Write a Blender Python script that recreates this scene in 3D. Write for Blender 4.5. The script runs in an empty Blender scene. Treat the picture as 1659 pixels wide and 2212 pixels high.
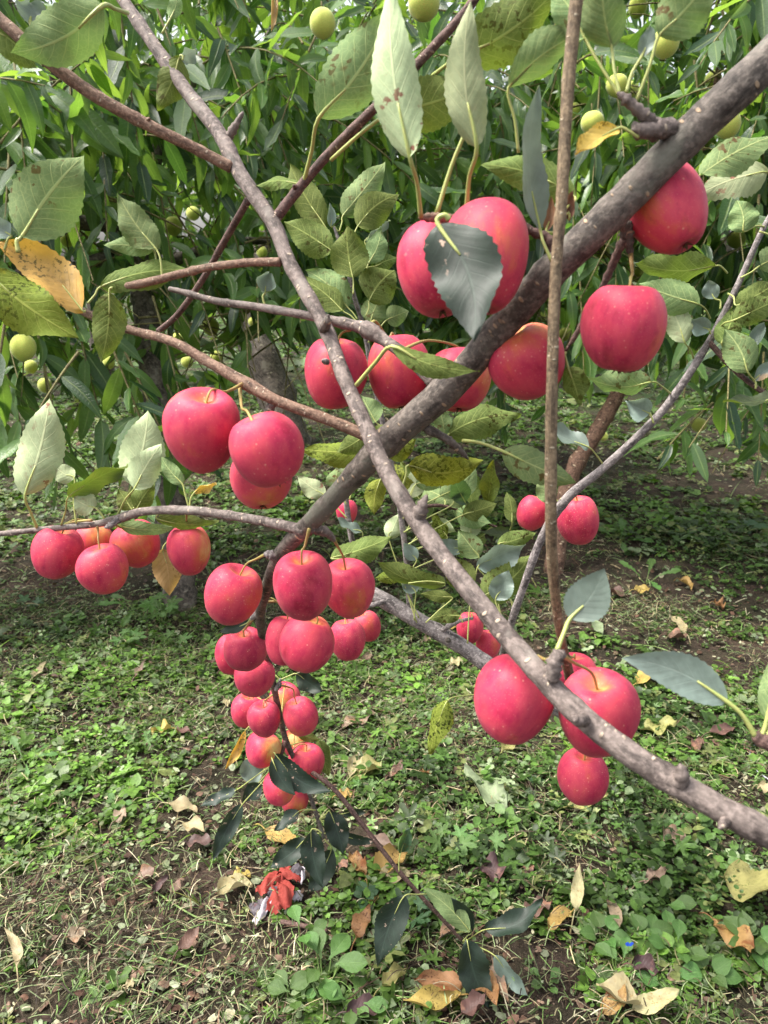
import bpy, math, random
import numpy as np
from mathutils import Vector, Matrix, Quaternion

random.seed(7)
rng = np.random.default_rng(11)
sc = bpy.context.scene

# ------------------------------------------------------------------ camera
PITCH = math.radians(18.0)
FPX = 1663.0                       # focal length in pixels of a 1659 x 2212 picture
CAM = Vector((0.0, 0.0, 0.90))
FWD = Vector((0, math.cos(PITCH), -math.sin(PITCH)))
UPV = Vector((0, math.sin(PITCH), math.cos(PITCH)))
RGT = Vector((1, 0, 0))
cam_data = bpy.data.cameras.new("camera")
cam = bpy.data.objects.new("camera", cam_data)
sc.collection.objects.link(cam)
cam.location = CAM
cam.rotation_euler = (math.radians(90) - PITCH, 0, 0)
cam_data.sensor_fit = 'VERTICAL'
cam_data.sensor_height = 36.0
cam_data.sensor_width = 27.0
cam_data.lens = 36.0 * FPX / 2212.0
cam_data.clip_start = 0.02
cam_data.clip_end = 600.0
cam_data.dof.use_dof = True
cam_data.dof.focus_distance = 0.78
cam_data.dof.aperture_fstop = 16.0
sc.camera = cam

# ------------------------------------------------------------------ sky and sun
SUN_EL, SUN_AZ = math.radians(60.0), math.radians(-88.0)   # azimuth from +Y, clockwise
world = bpy.data.worlds.new("World")
sc.world = world
world.use_nodes = True
wn = world.node_tree
wn.nodes.clear()
w_out = wn.nodes.new("ShaderNodeOutputWorld")
w_bg = wn.nodes.new("ShaderNodeBackground")
w_sky = wn.nodes.new("ShaderNodeTexSky")
w_sky.sky_type = 'NISHITA'
w_sky.sun_disc = False
w_sky.sun_elevation = SUN_EL
w_sky.sun_rotation = SUN_AZ
w_sky.air_density = 1.0
w_sky.dust_density = 5.0
w_sky.ozone_density = 0.6
w_hs = wn.nodes.new("ShaderNodeHueSaturation")
w_hs.inputs['Saturation'].default_value = 0.32
w_bg.inputs['Strength'].default_value = 0.15
wn.links.new(w_sky.outputs[0], w_hs.inputs['Color'])
wn.links.new(w_hs.outputs[0], w_bg.inputs['Color'])
wn.links.new(w_bg.outputs[0], w_out.inputs[0])

sun_data = bpy.data.lights.new("sun", 'SUN')
sun_data.energy = 2.3
sun_data.angle = math.radians(18.0)
sun_data.color = (1.0, 0.95, 0.87)
sun = bpy.data.objects.new("sun", sun_data)
sc.collection.objects.link(sun)
sd = Vector((math.sin(SUN_AZ) * math.cos(SUN_EL), math.cos(SUN_AZ) * math.cos(SUN_EL), math.sin(SUN_EL)))
sun.rotation_euler = sd.to_track_quat('Z', 'Y').to_euler()

sc.view_settings.view_transform = 'Standard'
sc.view_settings.look = 'None'
sc.view_settings.gamma = 1.0
sc.view_settings.exposure = 1.42
sc.view_settings.use_curve_mapping = False
try:
    sc.cycles.use_denoising = True
    sc.cycles.max_bounces = 8
    sc.cycles.transmission_bounces = 6
    sc.cycles.diffuse_bounces = 4
except Exception:
    pass

# ------------------------------------------------------------------ helpers
def P(x, y, z):
    """picture point (1659 x 2212 grid) at depth z metres -> world"""
    return CAM + (FWD + RGT * ((x - 829.5) / FPX) - UPV * ((y - 1106.0) / FPX)) * z

_NT = rng.random((64, 64))
def vnoise(x, y):
    x = np.asarray(x, float); y = np.asarray(y, float)
    xi = np.floor(x).astype(int); yi = np.floor(y).astype(int)
    fx = x - xi; fy = y - yi
    fx = fx * fx * (3 - 2 * fx); fy = fy * fy * (3 - 2 * fy)
    a = _NT[xi % 64, yi % 64]; b = _NT[(xi + 1) % 64, yi % 64]
    c = _NT[xi % 64, (yi + 1) % 64]; d = _NT[(xi + 1) % 64, (yi + 1) % 64]
    return (a * (1 - fx) + b * fx) * (1 - fy) + (c * (1 - fx) + d * fx) * fy
def fbm(x, y, o=3):
    s = 0; a = 0.5
    for k in range(o):
        s = s + a * vnoise(x * 2 ** k + 17.3 * k, y * 2 ** k + 5.1 * k); a *= 0.5
    return s / (1 - 0.5 ** o)

def gh(x, y):
    """height of the ground"""
    r = np.hypot(x, y)
    return (fbm(np.asarray(x) * 2.2, np.asarray(y) * 2.2) - 0.5) * 0.05 * np.clip(r, 0, 1.0) \
        + (fbm(np.asarray(x) * 11, np.asarray(y) * 11) - 0.5) * 0.012

def G(x, y):
    """picture point -> point on the ground"""
    d = FWD + RGT * ((x - 829.5) / FPX) - UPV * ((y - 1106.0) / FPX)
    t = -CAM.z / d.z
    p = CAM + d * t
    for _ in range(3):
        h = float(gh(p.x, p.y))
        t = (h - CAM.z) / d.z
        p = CAM + d * t
    return p

WORLD = {}
def link(o):
    sc.collection.objects.link(o)
    return o
def mesh_from(name, V, F, uv=None, smooth=True, mats=(), fm=None):
    me = bpy.data.meshes.new(name)
    me.from_pydata([tuple(v) for v in V], [], F)
    if smooth:
        me.polygons.foreach_set('use_smooth', [True] * len(me.polygons))
    if uv is not None:
        l = me.uv_layers.new(name='UVMap')
        idx = np.empty(len(me.loops), dtype=np.int32)
        me.loops.foreach_get('vertex_index', idx)
        l.data.foreach_set('uv', np.asarray(uv, dtype=np.float32)[idx].ravel())
    for m in mats:
        me.materials.append(m)
    if fm is not None:
        me.polygons.foreach_set('material_index', fm)
    me.update()
    return me
def add(name, me, parent=None, M=None):
    """object with world matrix M, parented keeping its place"""
    o = bpy.data.objects.new(name, me)
    link(o)
    if M is None:
        M = Matrix.Identity(4)
    WORLD[o.name] = M
    if parent is not None:
        o.parent = parent
        o.matrix_basis = WORLD[parent.name].inverted() @ M
    else:
        o.matrix_basis = M
    return o
def shift(V, origin):
    return [Vector(v) - origin for v in V]
def empty(name, loc):
    o = bpy.data.objects.new(name, None)
    o.empty_display_size = 0.05
    link(o)
    o.matrix_basis = Matrix.Translation(loc)
    WORLD[o.name] = Matrix.Translation(loc)
    return o
def tag(o, label, cat, group=None, kind=None):
    o['label'] = label
    if cat: o['category'] = cat
    if group: o['group'] = group
    if kind: o['kind'] = kind
    return o

def catmull(pts, n):
    """resample a polyline of (Vector, radius) smoothly"""
    out = []
    m = len(pts)
    for i in range(m - 1):
        p0 = pts[max(i - 1, 0)]; p1 = pts[i]; p2 = pts[i + 1]; p3 = pts[min(i + 2, m - 1)]
        for k in range(n):
            t = k / n
            t2, t3 = t * t, t * t * t
            v = 0.5 * ((2 * p1[0]) + (p2[0] - p0[0]) * t + (2 * p0[0] - 5 * p1[0] + 4 * p2[0] - p3[0]) * t2 + (3 * p1[0] - p0[0] - 3 * p2[0] + p3[0]) * t3)
            out.append((v, p1[1] * (1 - t) + p2[1] * t))
    out.append(pts[-1])
    return out
def tube(path, sides=10, knob=0.0, seed=0, cap=True, rough=0.0):
    """swept tube -> V, F, uv (uv in metres)"""
    r_ = random.Random(seed)
    V, F, UV = [], [], []
    n = len(path)
    tang = []
    for i in range(n):
        a = path[max(i - 1, 0)][0]; b = path[min(i + 1, n - 1)][0]
        d = (b - a)
        tang.append(d.normalized() if d.length > 1e-9 else Vector((0, 0, 1)))
    ref = tang[0].orthogonal().normalized()
    s = 0.0
    nxt = r_.uniform(0.02, 0.05) if knob < .3 else .002
    for i in range(n):
        t = tang[i]
        ref = (ref - t * ref.dot(t)).normalized()
        bi = t.cross(ref)
        if i: s += (path[i][0] - path[i - 1][0]).length
        r = path[i][1]
        if knob:
            if s > nxt:
                r *= 1 + knob * r_.uniform(.6, 1.5); nxt = s + (r_.uniform(0.022, 0.06) if knob < .3 else r_.uniform(.002, .004))
            r *= 1 + rough * (r_.random() - .5)
        for k in range(sides):
            a = 2 * math.pi * k / sides
            rr = r * (1 + rough * (r_.random() - .5))
            V.append(path[i][0] + (ref * math.cos(a) + bi * math.sin(a)) * rr)
            UV.append((k / sides * 6.28 * r, s))
    for i in range(n - 1):
        for k in range(sides):
            k2 = (k + 1) % sides
            F.append((i * sides + k, i * sides + k2, (i + 1) * sides + k2, (i + 1) * sides + k))
    if cap:
        c0 = len(V); V.append(path[0][0]); UV.append((0, 0))
        c1 = len(V); V.append(path[-1][0] + tang[-1] * path[-1][1] * 0.5); UV.append((0, s))
        for k in range(sides):
            k2 = (k + 1) % sides
            F.append((c0, k2, k))
            F.append((c1, (n - 1) * sides + k, (n - 1) * sides + k2))
    return V, F, UV

# ------------------------------------------------------------------ materials
class NT:
    def __init__(self, name):
        self.m = bpy.data.materials.new(name)
        self.m.use_nodes = True
        self.t = self.m.node_tree
        self.t.nodes.clear()
        self.out = self.t.nodes.new('ShaderNodeOutputMaterial')
    def n(self, typ, **kw):
        nd = self.t.nodes.new('ShaderNode' + typ)
        for k, v in kw.items():
            setattr(nd, k, v)
        return nd
    def l(self, a, b):
        self.t.links.new(a, b)
    def set(self, sock, v):
        if hasattr(v, 'is_output') or hasattr(v, 'links'):
            self.l(v, sock)
        else:
            if isinstance(v, (tuple, list)) and len(v) == 3 and sock.type == 'RGBA':
                v = (*v, 1)
            sock.default_value = v
    def math(self, op, a, b=0.0, c=None, clamp=False):
        nd = self.n('Math', operation=op, use_clamp=clamp)
        self.set(nd.inputs[0], a); self.set(nd.inputs[1], b)
        if c is not None: self.set(nd.inputs[2], c)
        return nd.outputs[0]
    def mix(self, f, a, b, blend='MIX'):
        nd = self.n('Mix', data_type='RGBA', blend_type=blend)
        self.set(nd.inputs[0], f); self.set(nd.inputs[6], a); self.set(nd.inputs[7], b)
        return nd.outputs[2]
    def noise(self, scale, detail=3.0, rough=0.5, vec=None, dist=0.0):
        nd = self.n('TexNoise')
        nd.inputs['Scale'].default_value = scale
        nd.inputs['Detail'].default_value = detail
        nd.inputs['Roughness'].default_value = rough
        nd.inputs['Distortion'].default_value = dist
        if vec is not None: self.l(vec, nd.inputs['Vector'])
        return nd.outputs['Fac']
    def voro(self, scale, vec=None, rnd=1.0):
        nd = self.n('TexVoronoi')
        nd.inputs['Scale'].default_value = scale
        nd.inputs['Randomness'].default_value = rnd
        if vec is not None: self.l(vec, nd.inputs['Vector'])
        return nd.outputs['Distance']
    def ramp(self, f, lo, hi, smooth=True):
        nd = self.n('MapRange', interpolation_type='SMOOTHSTEP' if smooth else 'LINEAR')
        self.set(nd.inputs[0], f)
        nd.inputs[1].default_value = lo; nd.inputs[2].default_value = hi
        return nd.outputs[0]
    def coord(self, which='Object'):
        return self.n('TexCoord').outputs[which]
    def bump(self, h, strength=0.3, dist=0.001, normal=None):
        nd = self.n('Bump')
        nd.inputs['Strength'].default_value = strength
        nd.inputs['Distance'].default_value = dist
        self.l(h, nd.inputs['Height'])
        if normal is not None: self.l(normal, nd.inputs['Normal'])
        return nd.outputs[0]
    def principled(self, col, rough=0.5, spec=0.5, normal=None, **kw):
        nd = self.n('BsdfPrincipled')
        self.set(nd.inputs['Base Color'], col)
        self.set(nd.inputs['Roughness'], rough)
        self.set(nd.inputs['Specular IOR Level'], spec)
        if normal is not None: self.l(normal, nd.inputs['Normal'])
        for k, v in kw.items():
            self.set(nd.inputs[k], v)
        return nd.outputs[0]
    def done(self, shader):
        self.l(shader, self.out.inputs[0])
        return self.m

def vec_scale(nt, vec, s):
    m = nt.n('Mapping')
    m.inputs['Scale'].default_value = s
    nt.l(vec, m.inputs['Vector'])
    return m.outputs[0]

def mat_bark(name, c1, c2, dots=(0.42, 0.36, 0.28), dot_scale=150, dot_amt=1.0, rough_scale=60, bump=0.5, spec=0.3, patch=None, patch_lo=0.58):
    nt = NT(name)
    co = nt.coord('Object')
    n1 = nt.noise(rough_scale, 5, .6, co)
    n2 = nt.noise(rough_scale * 5, 4, .65, co)
    col = nt.mix(nt.ramp(n1, .3, .7), c1, c2)
    col = nt.mix(nt.math('MULTIPLY', nt.ramp(n2, .42, .66), .6), col, [min(1, x * 1.8) for x in c2])
    n4 = nt.noise(rough_scale * 2.2, 6, .7, vec_scale(nt, nt.coord('UV'), (1, .35, 1)))
    col = nt.mix(nt.math('MULTIPLY', nt.ramp(n4, .50, .36), .75), col, [x * .35 for x in c1])
    if patch:
        n3 = nt.noise(22, 4, .6, co)
        col = nt.mix(nt.math('MULTIPLY', nt.ramp(n3, patch_lo, patch_lo + .12), .75), col, patch)
    v = nt.voro(dot_scale, vec_scale(nt, nt.coord('UV'), (.55, 1.15, 1)))
    d = nt.ramp(v, .24, .15)
    gate = nt.ramp(nt.noise(dot_scale * .4, 2, .5, co), .46, .54)
    d = nt.math('MULTIPLY', nt.math('MULTIPLY', d, gate), dot_amt)
    col = nt.mix(d, col, dots)
    h = nt.math('ADD', nt.math('ADD', nt.math('MULTIPLY', n1, .7), nt.math('MULTIPLY', n2, .6)), nt.math('ADD', nt.math('MULTIPLY', d, .7), nt.math('MULTIPLY', n4, 1.0)))
    return nt.done(nt.principled(col, .7, spec, nt.bump(h, bump * 1.2, .0016)))

M_BARK = mat_bark('apple_bark', (0.078, 0.060, 0.053), (0.18, 0.145, 0.128), dots=(.46, .37, .28), dot_scale=190, patch=(.26, .23, .2))
M_BARKD = mat_bark('apple_bark_old', (0.058, 0.047, 0.040), (0.14, 0.118, 0.100), dots=(.40, .29, .19), dot_scale=170, patch=(.16, .16, .125), patch_lo=.55)
M_TWIG = mat_bark('apple_twig_bark', (0.12, 0.066, 0.045), (0.23, 0.15, 0.105), dots=(.42, .34, .25), dot_scale=260, rough_scale=90)
M_TWIGD = mat_bark('apple_young_bark', (0.060, 0.032, 0.028), (0.12, 0.072, 0.06), dots=(.35, .26, .2), dot_scale=260, rough_scale=90)
M_GREYB = mat_bark('apple_grey_bark', (0.10, 0.085, 0.082), (0.25, 0.22, 0.21), dots=(.55, .5, .46), dot_scale=300, dot_amt=.8)
M_PBARK = mat_bark('peach_bark', (0.035, 0.028, 0.024), (0.13, 0.105, 0.085), dots=(.3, .26, .2), dot_scale=45, rough_scale=28, bump=1.2, patch=(.25, .22, .18), patch_lo=.55)
M_PBARK2 = mat_bark('peach_smooth_bark', (0.085, 0.045, 0.03), (0.19, 0.11, 0.075), dots=(.5, .38, .26), dot_scale=70, rough_scale=40, bump=.7)
M_PTWIG = mat_bark('peach_twig_bark', (0.10, 0.07, 0.035), (0.17, 0.16, 0.06), dot_amt=.2)

def mat_leaf(name, top, under, vein_top, vein_under, trans=0.35, tcol=None, spots=0.0, spot_col=(.04, .03, .015),
             patch=None, patch_lo=.6, rough=.42, bumpy=.4, spot_scale=34, rnd=.25, holes=0.0, spec=.5, nveins=8.0):
    """two sided leaf: glossy upper face, paler under face, midrib and side veins, light shining through"""
    nt = NT(name)
    uv = nt.coord('UV')
    sep = nt.n('SeparateXYZ'); nt.l(uv, sep.inputs[0])
    u = nt.math('ABSOLUTE', nt.math('SUBTRACT', nt.math('MULTIPLY', sep.outputs[0], 2.0), 1.0))
    v = sep.outputs[1]
    co = nt.coord('Object')
    oi = nt.n('ObjectInfo')
    # veins
    sw = nt.math('MULTIPLY', nt.math('SUBTRACT', nt.noise(40, 2, .5, co), .5), .09)
    ph = nt.math('MULTIPLY', nt.math('SUBTRACT', nt.math('ADD', v, sw), nt.math('MULTIPLY', u, .24)), nveins)
    fr = nt.math('ABSOLUTE', nt.math('SUBTRACT', nt.math('FRACT', ph), .5))
    side = nt.ramp(fr, .075, .015)
    side = nt.math('MULTIPLY', side, nt.ramp(u, 1.0, .35))
    mid = nt.ramp(u, .065, .025)
    fine = nt.n('TexVoronoi', feature='DISTANCE_TO_EDGE'); fine.inputs['Scale'].default_value = 260
    nt.l(co, fine.inputs['Vector'])
    net = nt.math('MULTIPLY', nt.ramp(fine.outputs[0], .10, .0), .35)
    geo = nt.n('NewGeometry')
    back = geo.outputs['Backfacing']
    blot = nt.noise(55, 3, .6, co)
    t1 = nt.mix(nt.ramp(blot, .3, .7), [c * .75 for c in top], [c * 1.3 for c in top])
    u1 = nt.mix(nt.ramp(blot, .3, .7), [c * .82 for c in under], [c * 1.14 for c in under])
    allv = nt.math('MAXIMUM', nt.math('MAXIMUM', mid, nt.math('MULTIPLY', side, .75)), nt.math('MULTIPLY', net, .9))
    t1 = nt.mix(nt.math('MULTIPLY', allv, .40), t1, vein_top)
    u1 = nt.mix(nt.math('MULTIPLY', allv, .62), u1, vein_under)
    col = nt.mix(back, t1, u1)
    hv = nt.n('HueSaturation')
    nt.l(col, hv.inputs['Color'])
    nt.l(nt.math('ADD', nt.math('MULTIPLY', oi.outputs['Random'], rnd * 2), 1 - rnd), hv.inputs['Value'])
    nt.l(nt.math('ADD', nt.math('MULTIPLY', oi.outputs['Random'], .03), .485), hv.inputs['Hue'])
    col = hv.outputs[0]
    vo = nt.n('VectorMath', operation='ADD')
    nt.l(co, vo.inputs[0]); nt.l(oi.outputs['Random'], vo.inputs[1])
    if patch:
        pn = nt.ramp(nt.noise(26, 4, .62, vo.outputs[0]), patch_lo, patch_lo + .07)
        col = nt.mix(nt.math('MULTIPLY', pn, .9), col, patch)
    if spots > 0:
        sv = nt.noise(spot_scale * 10, 3, .6, vo.outputs[0])
        sg = nt.noise(spot_scale, 3, .6, vo.outputs[0])
        s_ = nt.math('MULTIPLY', nt.ramp(sv, .615 - spots * .10, .66 - spots * .10), nt.ramp(sg, .52 - spots * .12, .62))
        col = nt.mix(s_, col, spot_col)
    h = nt.math('ADD', nt.math('MULTIPLY', nt.math('MAXIMUM', mid, side), -.8), nt.math('MULTIPLY', blot, .9))
    h = nt.math('ADD', h, nt.math('MULTIPLY', nt.math('ABSOLUTE', nt.math('SUBTRACT', nt.math('FRACT', ph), .5)), -0.6))
    nrm = nt.bump(h, bumpy, .0016)
    rg = nt.mix(back, (rough,) * 3, (.62,) * 3)
    sp = nt.math('MULTIPLY', nt.math('SUBTRACT', 1.15, back), spec)
    a = nt.principled(col, rg, sp, nrm)
    tr = nt.n('BsdfTranslucent')
    tc = tcol if tcol else [min(1, (x + y) * .9) for x, y in zip(top, under)]
    nt.set(tr.inputs[0], nt.mix(.75, col, tc))
    mx = nt.n('MixShader')
    mx.inputs[0].default_value = trans
    nt.l(a, mx.inputs[1]); nt.l(tr.outputs[0], mx.inputs[2])
    return nt.done(mx.outputs[0])

GREEN_T, GREEN_U = (0.030, 0.060, 0.036), (0.19, 0.265, 0.115)
M_LEAF = mat_leaf('apple_leaf', GREEN_T, GREEN_U, (.18, .25, .11), (.52, .58, .24), trans=.28, tcol=(.17, .32, .05), patch=(.14, .065, .03), patch_lo=.66, spots=.3, spot_col=(.11, .06, .03), spot_scale=14)
M_LEAFP = mat_leaf('apple_leaf_pale', (.05, .085, .05), (.40, .47, .27), (.2, .26, .13), (.66, .70, .40), trans=.22, tcol=(.26, .38, .08), bumpy=.35, spots=.22, spot_col=(.25, .10, .08), spot_scale=12, patch=(.30, .19, .10), patch_lo=.71)
M_LEAFO = mat_leaf('apple_leaf_olive', (.035, .055, .02), (.125, .165, .048), (.16, .2, .06), (.40, .46, .14), trans=.30, tcol=(.18, .28, .02), spots=.55, spot_col=(.045, .028, .012), spot_scale=20)
M_LEAFG = mat_leaf('apple_leaf_sky_sheen', (.17, .225, .19), (.19, .25, .11), (.25, .31, .26), (.38, .44, .2), trans=.2, bumpy=.2, rough=.42, spots=.0, patch=(.5, .33, .19), patch_lo=.66)  # sky reflection on the upper face is painted into its pale grey colour
M_LEAFD = mat_leaf('apple_leaf_dark', (.014, .026, .017), (.15, .20, .07), (.045, .075, .055), (.36, .42, .16), trans=.10, bumpy=.12, rough=.52, spots=.02, spot_col=(.45, .32, .24), spot_scale=16, rnd=.1, spec=.3)
M_LEAFY = mat_leaf('apple_leaf_yellow', (.62, .42, .10), (.60, .40, .12), (.6, .4, .12), (.7, .5, .2), trans=.2, tcol=(.8, .5, .03), spots=.75, spot_col=(.03, .035, .012), rnd=.12)
M_LEAFYG = mat_leaf('apple_leaf_yellowing', (.08, .11, .02), (.15, .19, .03), (.3, .3, .05), (.40, .42, .1), trans=.18, tcol=(.40, .42, .02), spots=.95, spot_col=(.02, .028, .008), patch=(.46, .40, .03), patch_lo=.62, rnd=.12)
M_LEAFB = mat_leaf('apple_leaf_brown', (.16, .07, .035), (.22, .12, .06), (.2, .1, .05), (.26, .15, .08), trans=.1, rough=.6)
M_LEAFT = mat_leaf('apple_leaf_tan', (.42, .29, .11), (.40, .28, .12), (.5, .36, .15), (.5, .36, .18), trans=.25, tcol=(.5, .33, .06), spots=.6, spot_col=(.10, .06, .03), rnd=.1)
M_SHOOT = mat_bark('apple_shoot_bark', (0.10, 0.068, 0.042), (0.19, 0.14, 0.085), dots=(.40, .34, .24), dot_scale=260, rough_scale=90)
M_PET = NT('petiole'); _c = M_PET.mix(M_PET.ramp(M_PET.noise(30, 2), .35, .65), (.33, .40, .12), (.40, .40, .13)); M_PET = M_PET.done(M_PET.principled(_c, .45, .4))

# ------------------------------------------------------------------ ground
nt = NT('soil')
co = nt.coord('Object')
n1 = nt.noise(7, 5, .6, co); n2 = nt.noise(70, 6, .7, co); n3 = nt.noise(420, 4, .7, co)
c = nt.mix(nt.ramp(n1, .35, .68), (.030, .021, .017), (.095, .064, .049))
c = nt.mix(nt.math('MULTIPLY', nt.ramp(n2, .35, .7), .6), c, (.018, .013, .010))
c = nt.mix(nt.math('MULTIPLY', nt.ramp(n3, .5, .75), .6), c, (.20, .145, .11))
far = nt.ramp(nt.noise(3.2, 6, .75, co), .40, .60)
sepd = nt.n('SeparateXYZ'); nt.l(co, sepd.inputs[0])
fy = nt.ramp(sepd.outputs[1], 3.0, 7.5)
c = nt.mix(nt.math('MULTIPLY', far, nt.math('ADD', .15, nt.math('MULTIPLY', fy, .8))), c, (.045, .085, .022))
peb = nt.voro(160, co)
hh = nt.math('ADD', nt.math('MULTIPLY', n2, 1.0), nt.math('ADD', nt.math('MULTIPLY', n3, .45), nt.math('MULTIPLY', peb, .3)))
M_SOIL = nt.done(nt.principled(c, .92, .15, nt.bump(hh, 1.0, .012)))

def axis_pts():
    a = np.concatenate([np.linspace(-200, -20, 10), np.linspace(-16, -4.5, 12), np.linspace(-4, 4, 161), np.linspace(4.5, 16, 12), np.linspace(20, 200, 10)])
    return a
gx = axis_pts()
gy = np.concatenate([np.linspace(-120, -10, 8), np.linspace(-6, .2, 12), np.linspace(.3, 5, 150), np.linspace(5.2, 16, 30), np.linspace(18, 300, 16)])
X, Y = np.meshgrid(gx, gy)
Z = gh(X, Y) + 0.0
Z += (vnoise(X * 60, Y * 60) - .5) * .006 * (np.abs(X) < 4) * (Y < 5) * (Y > .2)
nx, ny = len(gx), len(gy)
GV = np.stack([X.ravel(), Y.ravel(), Z.ravel()], 1)
GF = [(j * nx + i, j * nx + i + 1, (j + 1) * nx + i + 1, (j + 1) * nx + i) for j in range(ny - 1) for i in range(nx - 1)]
ground = add('ground', mesh_from('ground', GV, GF, mats=[M_SOIL]))
ground['kind'] = 'structure'
ground['label'] = 'brown orchard soil under the mown weeds'

# ---- scattered growth -------------------------------------------------
def mat_scatter(name, trans=.25, rough=.6, spec=.3):
    nt = NT(name)
    at = nt.n('Attribute'); at.attribute_name = 'Col'
    co = nt.coord('Object')
    n = nt.noise(160, 3, .6, co)
    c = nt.mix(1.0, at.outputs['Color'], nt.mix(nt.ramp(n, .3, .7), (.72, .72, .72), (1.25, 1.25, 1.25)), 'MULTIPLY')
    a = nt.principled(c, rough, spec)
    if trans <= 0: return nt.done(a)
    tr = nt.n('BsdfTranslucent'); nt.l(nt.mix(1.0, c, (1.3, 1.5, .6), 'MULTIPLY'), tr.inputs[0])
    mx = nt.n('MixShader'); mx.inputs[0].default_value = trans
    nt.l(a, mx.inputs[1]); nt.l(tr.outputs[0], mx.inputs[2])
    return nt.done(mx.outputs[0])
M_SC_GREEN = mat_scatter('weed_leaf', .28, .5, .4)
M_SC_STRAW = mat_scatter('dry_clipping', .12, .7, .2)

def rots(yaw, tilt, roll):
    cy, sy = np.cos(yaw), np.sin(yaw); ct, st = np.cos(tilt), np.sin(tilt); cr, sr = np.cos(roll), np.sin(roll)
    n = len(yaw)
    Rz = np.zeros((n, 3, 3)); Rz[:, 0, 0] = cy; Rz[:, 0, 1] = -sy; Rz[:, 1, 0] = sy; Rz[:, 1, 1] = cy; Rz[:, 2, 2] = 1
    Rx = np.zeros((n, 3, 3)); Rx[:, 0, 0] = 1; Rx[:, 1, 1] = ct; Rx[:, 1, 2] = -st; Rx[:, 2, 1] = st; Rx[:, 2, 2] = ct
    Ry = np.zeros((n, 3, 3)); Ry[:, 1, 1] = 1; Ry[:, 0, 0] = cr; Ry[:, 0, 2] = sr; Ry[:, 2, 0] = -sr; Ry[:, 2, 2] = cr
    return Rz @ Rx @ Ry
def bulk_mesh(name, parts, mat):
    """parts: list of (template V, F(list), R(N,3,3), pos(N,3), scale(N,3), col(N,3))"""
    VV, LL, LS, LT, CC = [], [], [], [], []
    vo = 0; lo = 0
    for TV, TF, R, pos, s, col in parts:
        N = len(pos)
        if N == 0: continue
        TV = np.asarray(TV, float); nv = len(TV)
        v = np.einsum('nij,nkj->nki', R, TV[None] * s[:, None, :]) + pos[:, None, :]
        VV.append(v.reshape(-1, 3))
        flat = np.array([i for f in TF for i in f]); cnt = np.array([len(f) for f in TF])
        st = np.concatenate([[0], np.cumsum(cnt)[:-1]])
        LL.append((flat[None] + vo + np.arange(N)[:, None] * nv).ravel())
        LS.append((st[None] + lo + np.arange(N)[:, None] * len(flat)).ravel())
        LT.append(np.tile(cnt, N))
        CC.append(np.repeat(col, nv, axis=0))
        vo += N * nv; lo += N * len(flat)
    V = np.concatenate(VV); L = np.concatenate(LL); S = np.concatenate(LS); T = np.concatenate(LT); C = np.concatenate(CC)
    me = bpy.data.meshes.new(name)
    me.vertices.add(len(V)); me.vertices.foreach_set('co', V.astype(np.float32).ravel())
    me.loops.add(len(L)); me.loops.foreach_set('vertex_index', L.astype(np.int32))
    me.polygons.add(len(S)); me.polygons.foreach_set('loop_start', S.astype(np.int32)); me.polygons.foreach_set('loop_total', T.astype(np.int32))
    me.polygons.foreach_set('use_smooth', np.ones(len(S), dtype=bool))
    ca = me.color_attributes.new('Col', 'FLOAT_COLOR', 'POINT')
    ca.data.foreach_set('color', np.concatenate([C, np.ones((len(C), 1))], 1).astype(np.float32).ravel())
    me.materials.append(mat)
    me.update(calc_edges=True)
    return me

# templates (unit size, lying in XY, growing along +Y)
def t_round():
    V = [(0, .5, -.06)]; n = 7
    for k in range(n):
        a = 2 * math.pi * k / n - math.pi / 2
        V.append((.46 * math.cos(a), .5 + .5 * math.sin(a), .05))
    return V, [(0, 1 + k, 1 + (k + 1) % n) for k in range(n)]
def t_ovate():
    rows = [(0, .02), (.22, .3), (.5, .36), (.78, .2), (1, .01)]
    V = []
    for t, w in rows:
        z = -.18 * t * t
        V += [(-w, t, z + .07 * w * 2), (0, t, z), (w, t, z + .07 * w * 2)]
    F = []
    for i in range(len(rows) - 1):
        a = i * 3
        F += [(a, a + 1, a + 4, a + 3), (a + 1, a + 2, a + 5, a + 4)]
    return V, F
def t_lobed():
    V = [(0, .32, -.03)]
    angs = [-125, -62, 0, 62, 125]
    ring = []
    for i, a in enumerate(angs):
        L = (.55, .72, .78, .72, .55)[i]
        for da, f in ((-24, .42), (-13, .82), (0, 1.0), (13, .82), (24, .42)):
            r = math.radians(a + da)
            ring.append((L * f * math.sin(r), .32 + L * f * math.cos(r), .05 * f - .1 * f * f))
    V += ring
    n = len(ring)
    return V, [(0, 1 + (k + 1) % n, 1 + k) for k in range(n)]
def t_blade(n=4, bend=.5):
    V = []
    for i in range(n + 1):
        t = i / n
        w = .5 * (1 - t ** 2.2) + .02
        V += [(-w, t * (1 - .18 * bend * t), -bend * t * t), (w, t * (1 - .18 * bend * t), -bend * t * t)]
    return V, [(2 * i, 2 * i + 1, 2 * i + 3, 2 * i + 2) for i in range(n)]
def t_straw(c1=.12, c2=.1):
    V = []
    n = 4
    for i in range(n + 1):
        t = i / n
        x = c1 * math.sin(t * 3.1); z = c2 * math.sin(t * 3.14)
        V += [(x * 6 - .5, t, z), (x * 6 + .5, t, z)]
    return V, [(2 * i, 2 * i + 1, 2 * i + 3, 2 * i + 2) for i in range(n)]
def t_scrap():
    V = [(0, 0, 0), (.35, .12, .08), (.42, .55, -.05), (.2, .9, .1), (-.1, 1, .02), (-.4, .62, .12), (-.3, .2, -.04), (0, .5, .05)]
    return V, [(7, k, (k + 1) % 7) for k in range(7)]
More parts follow.
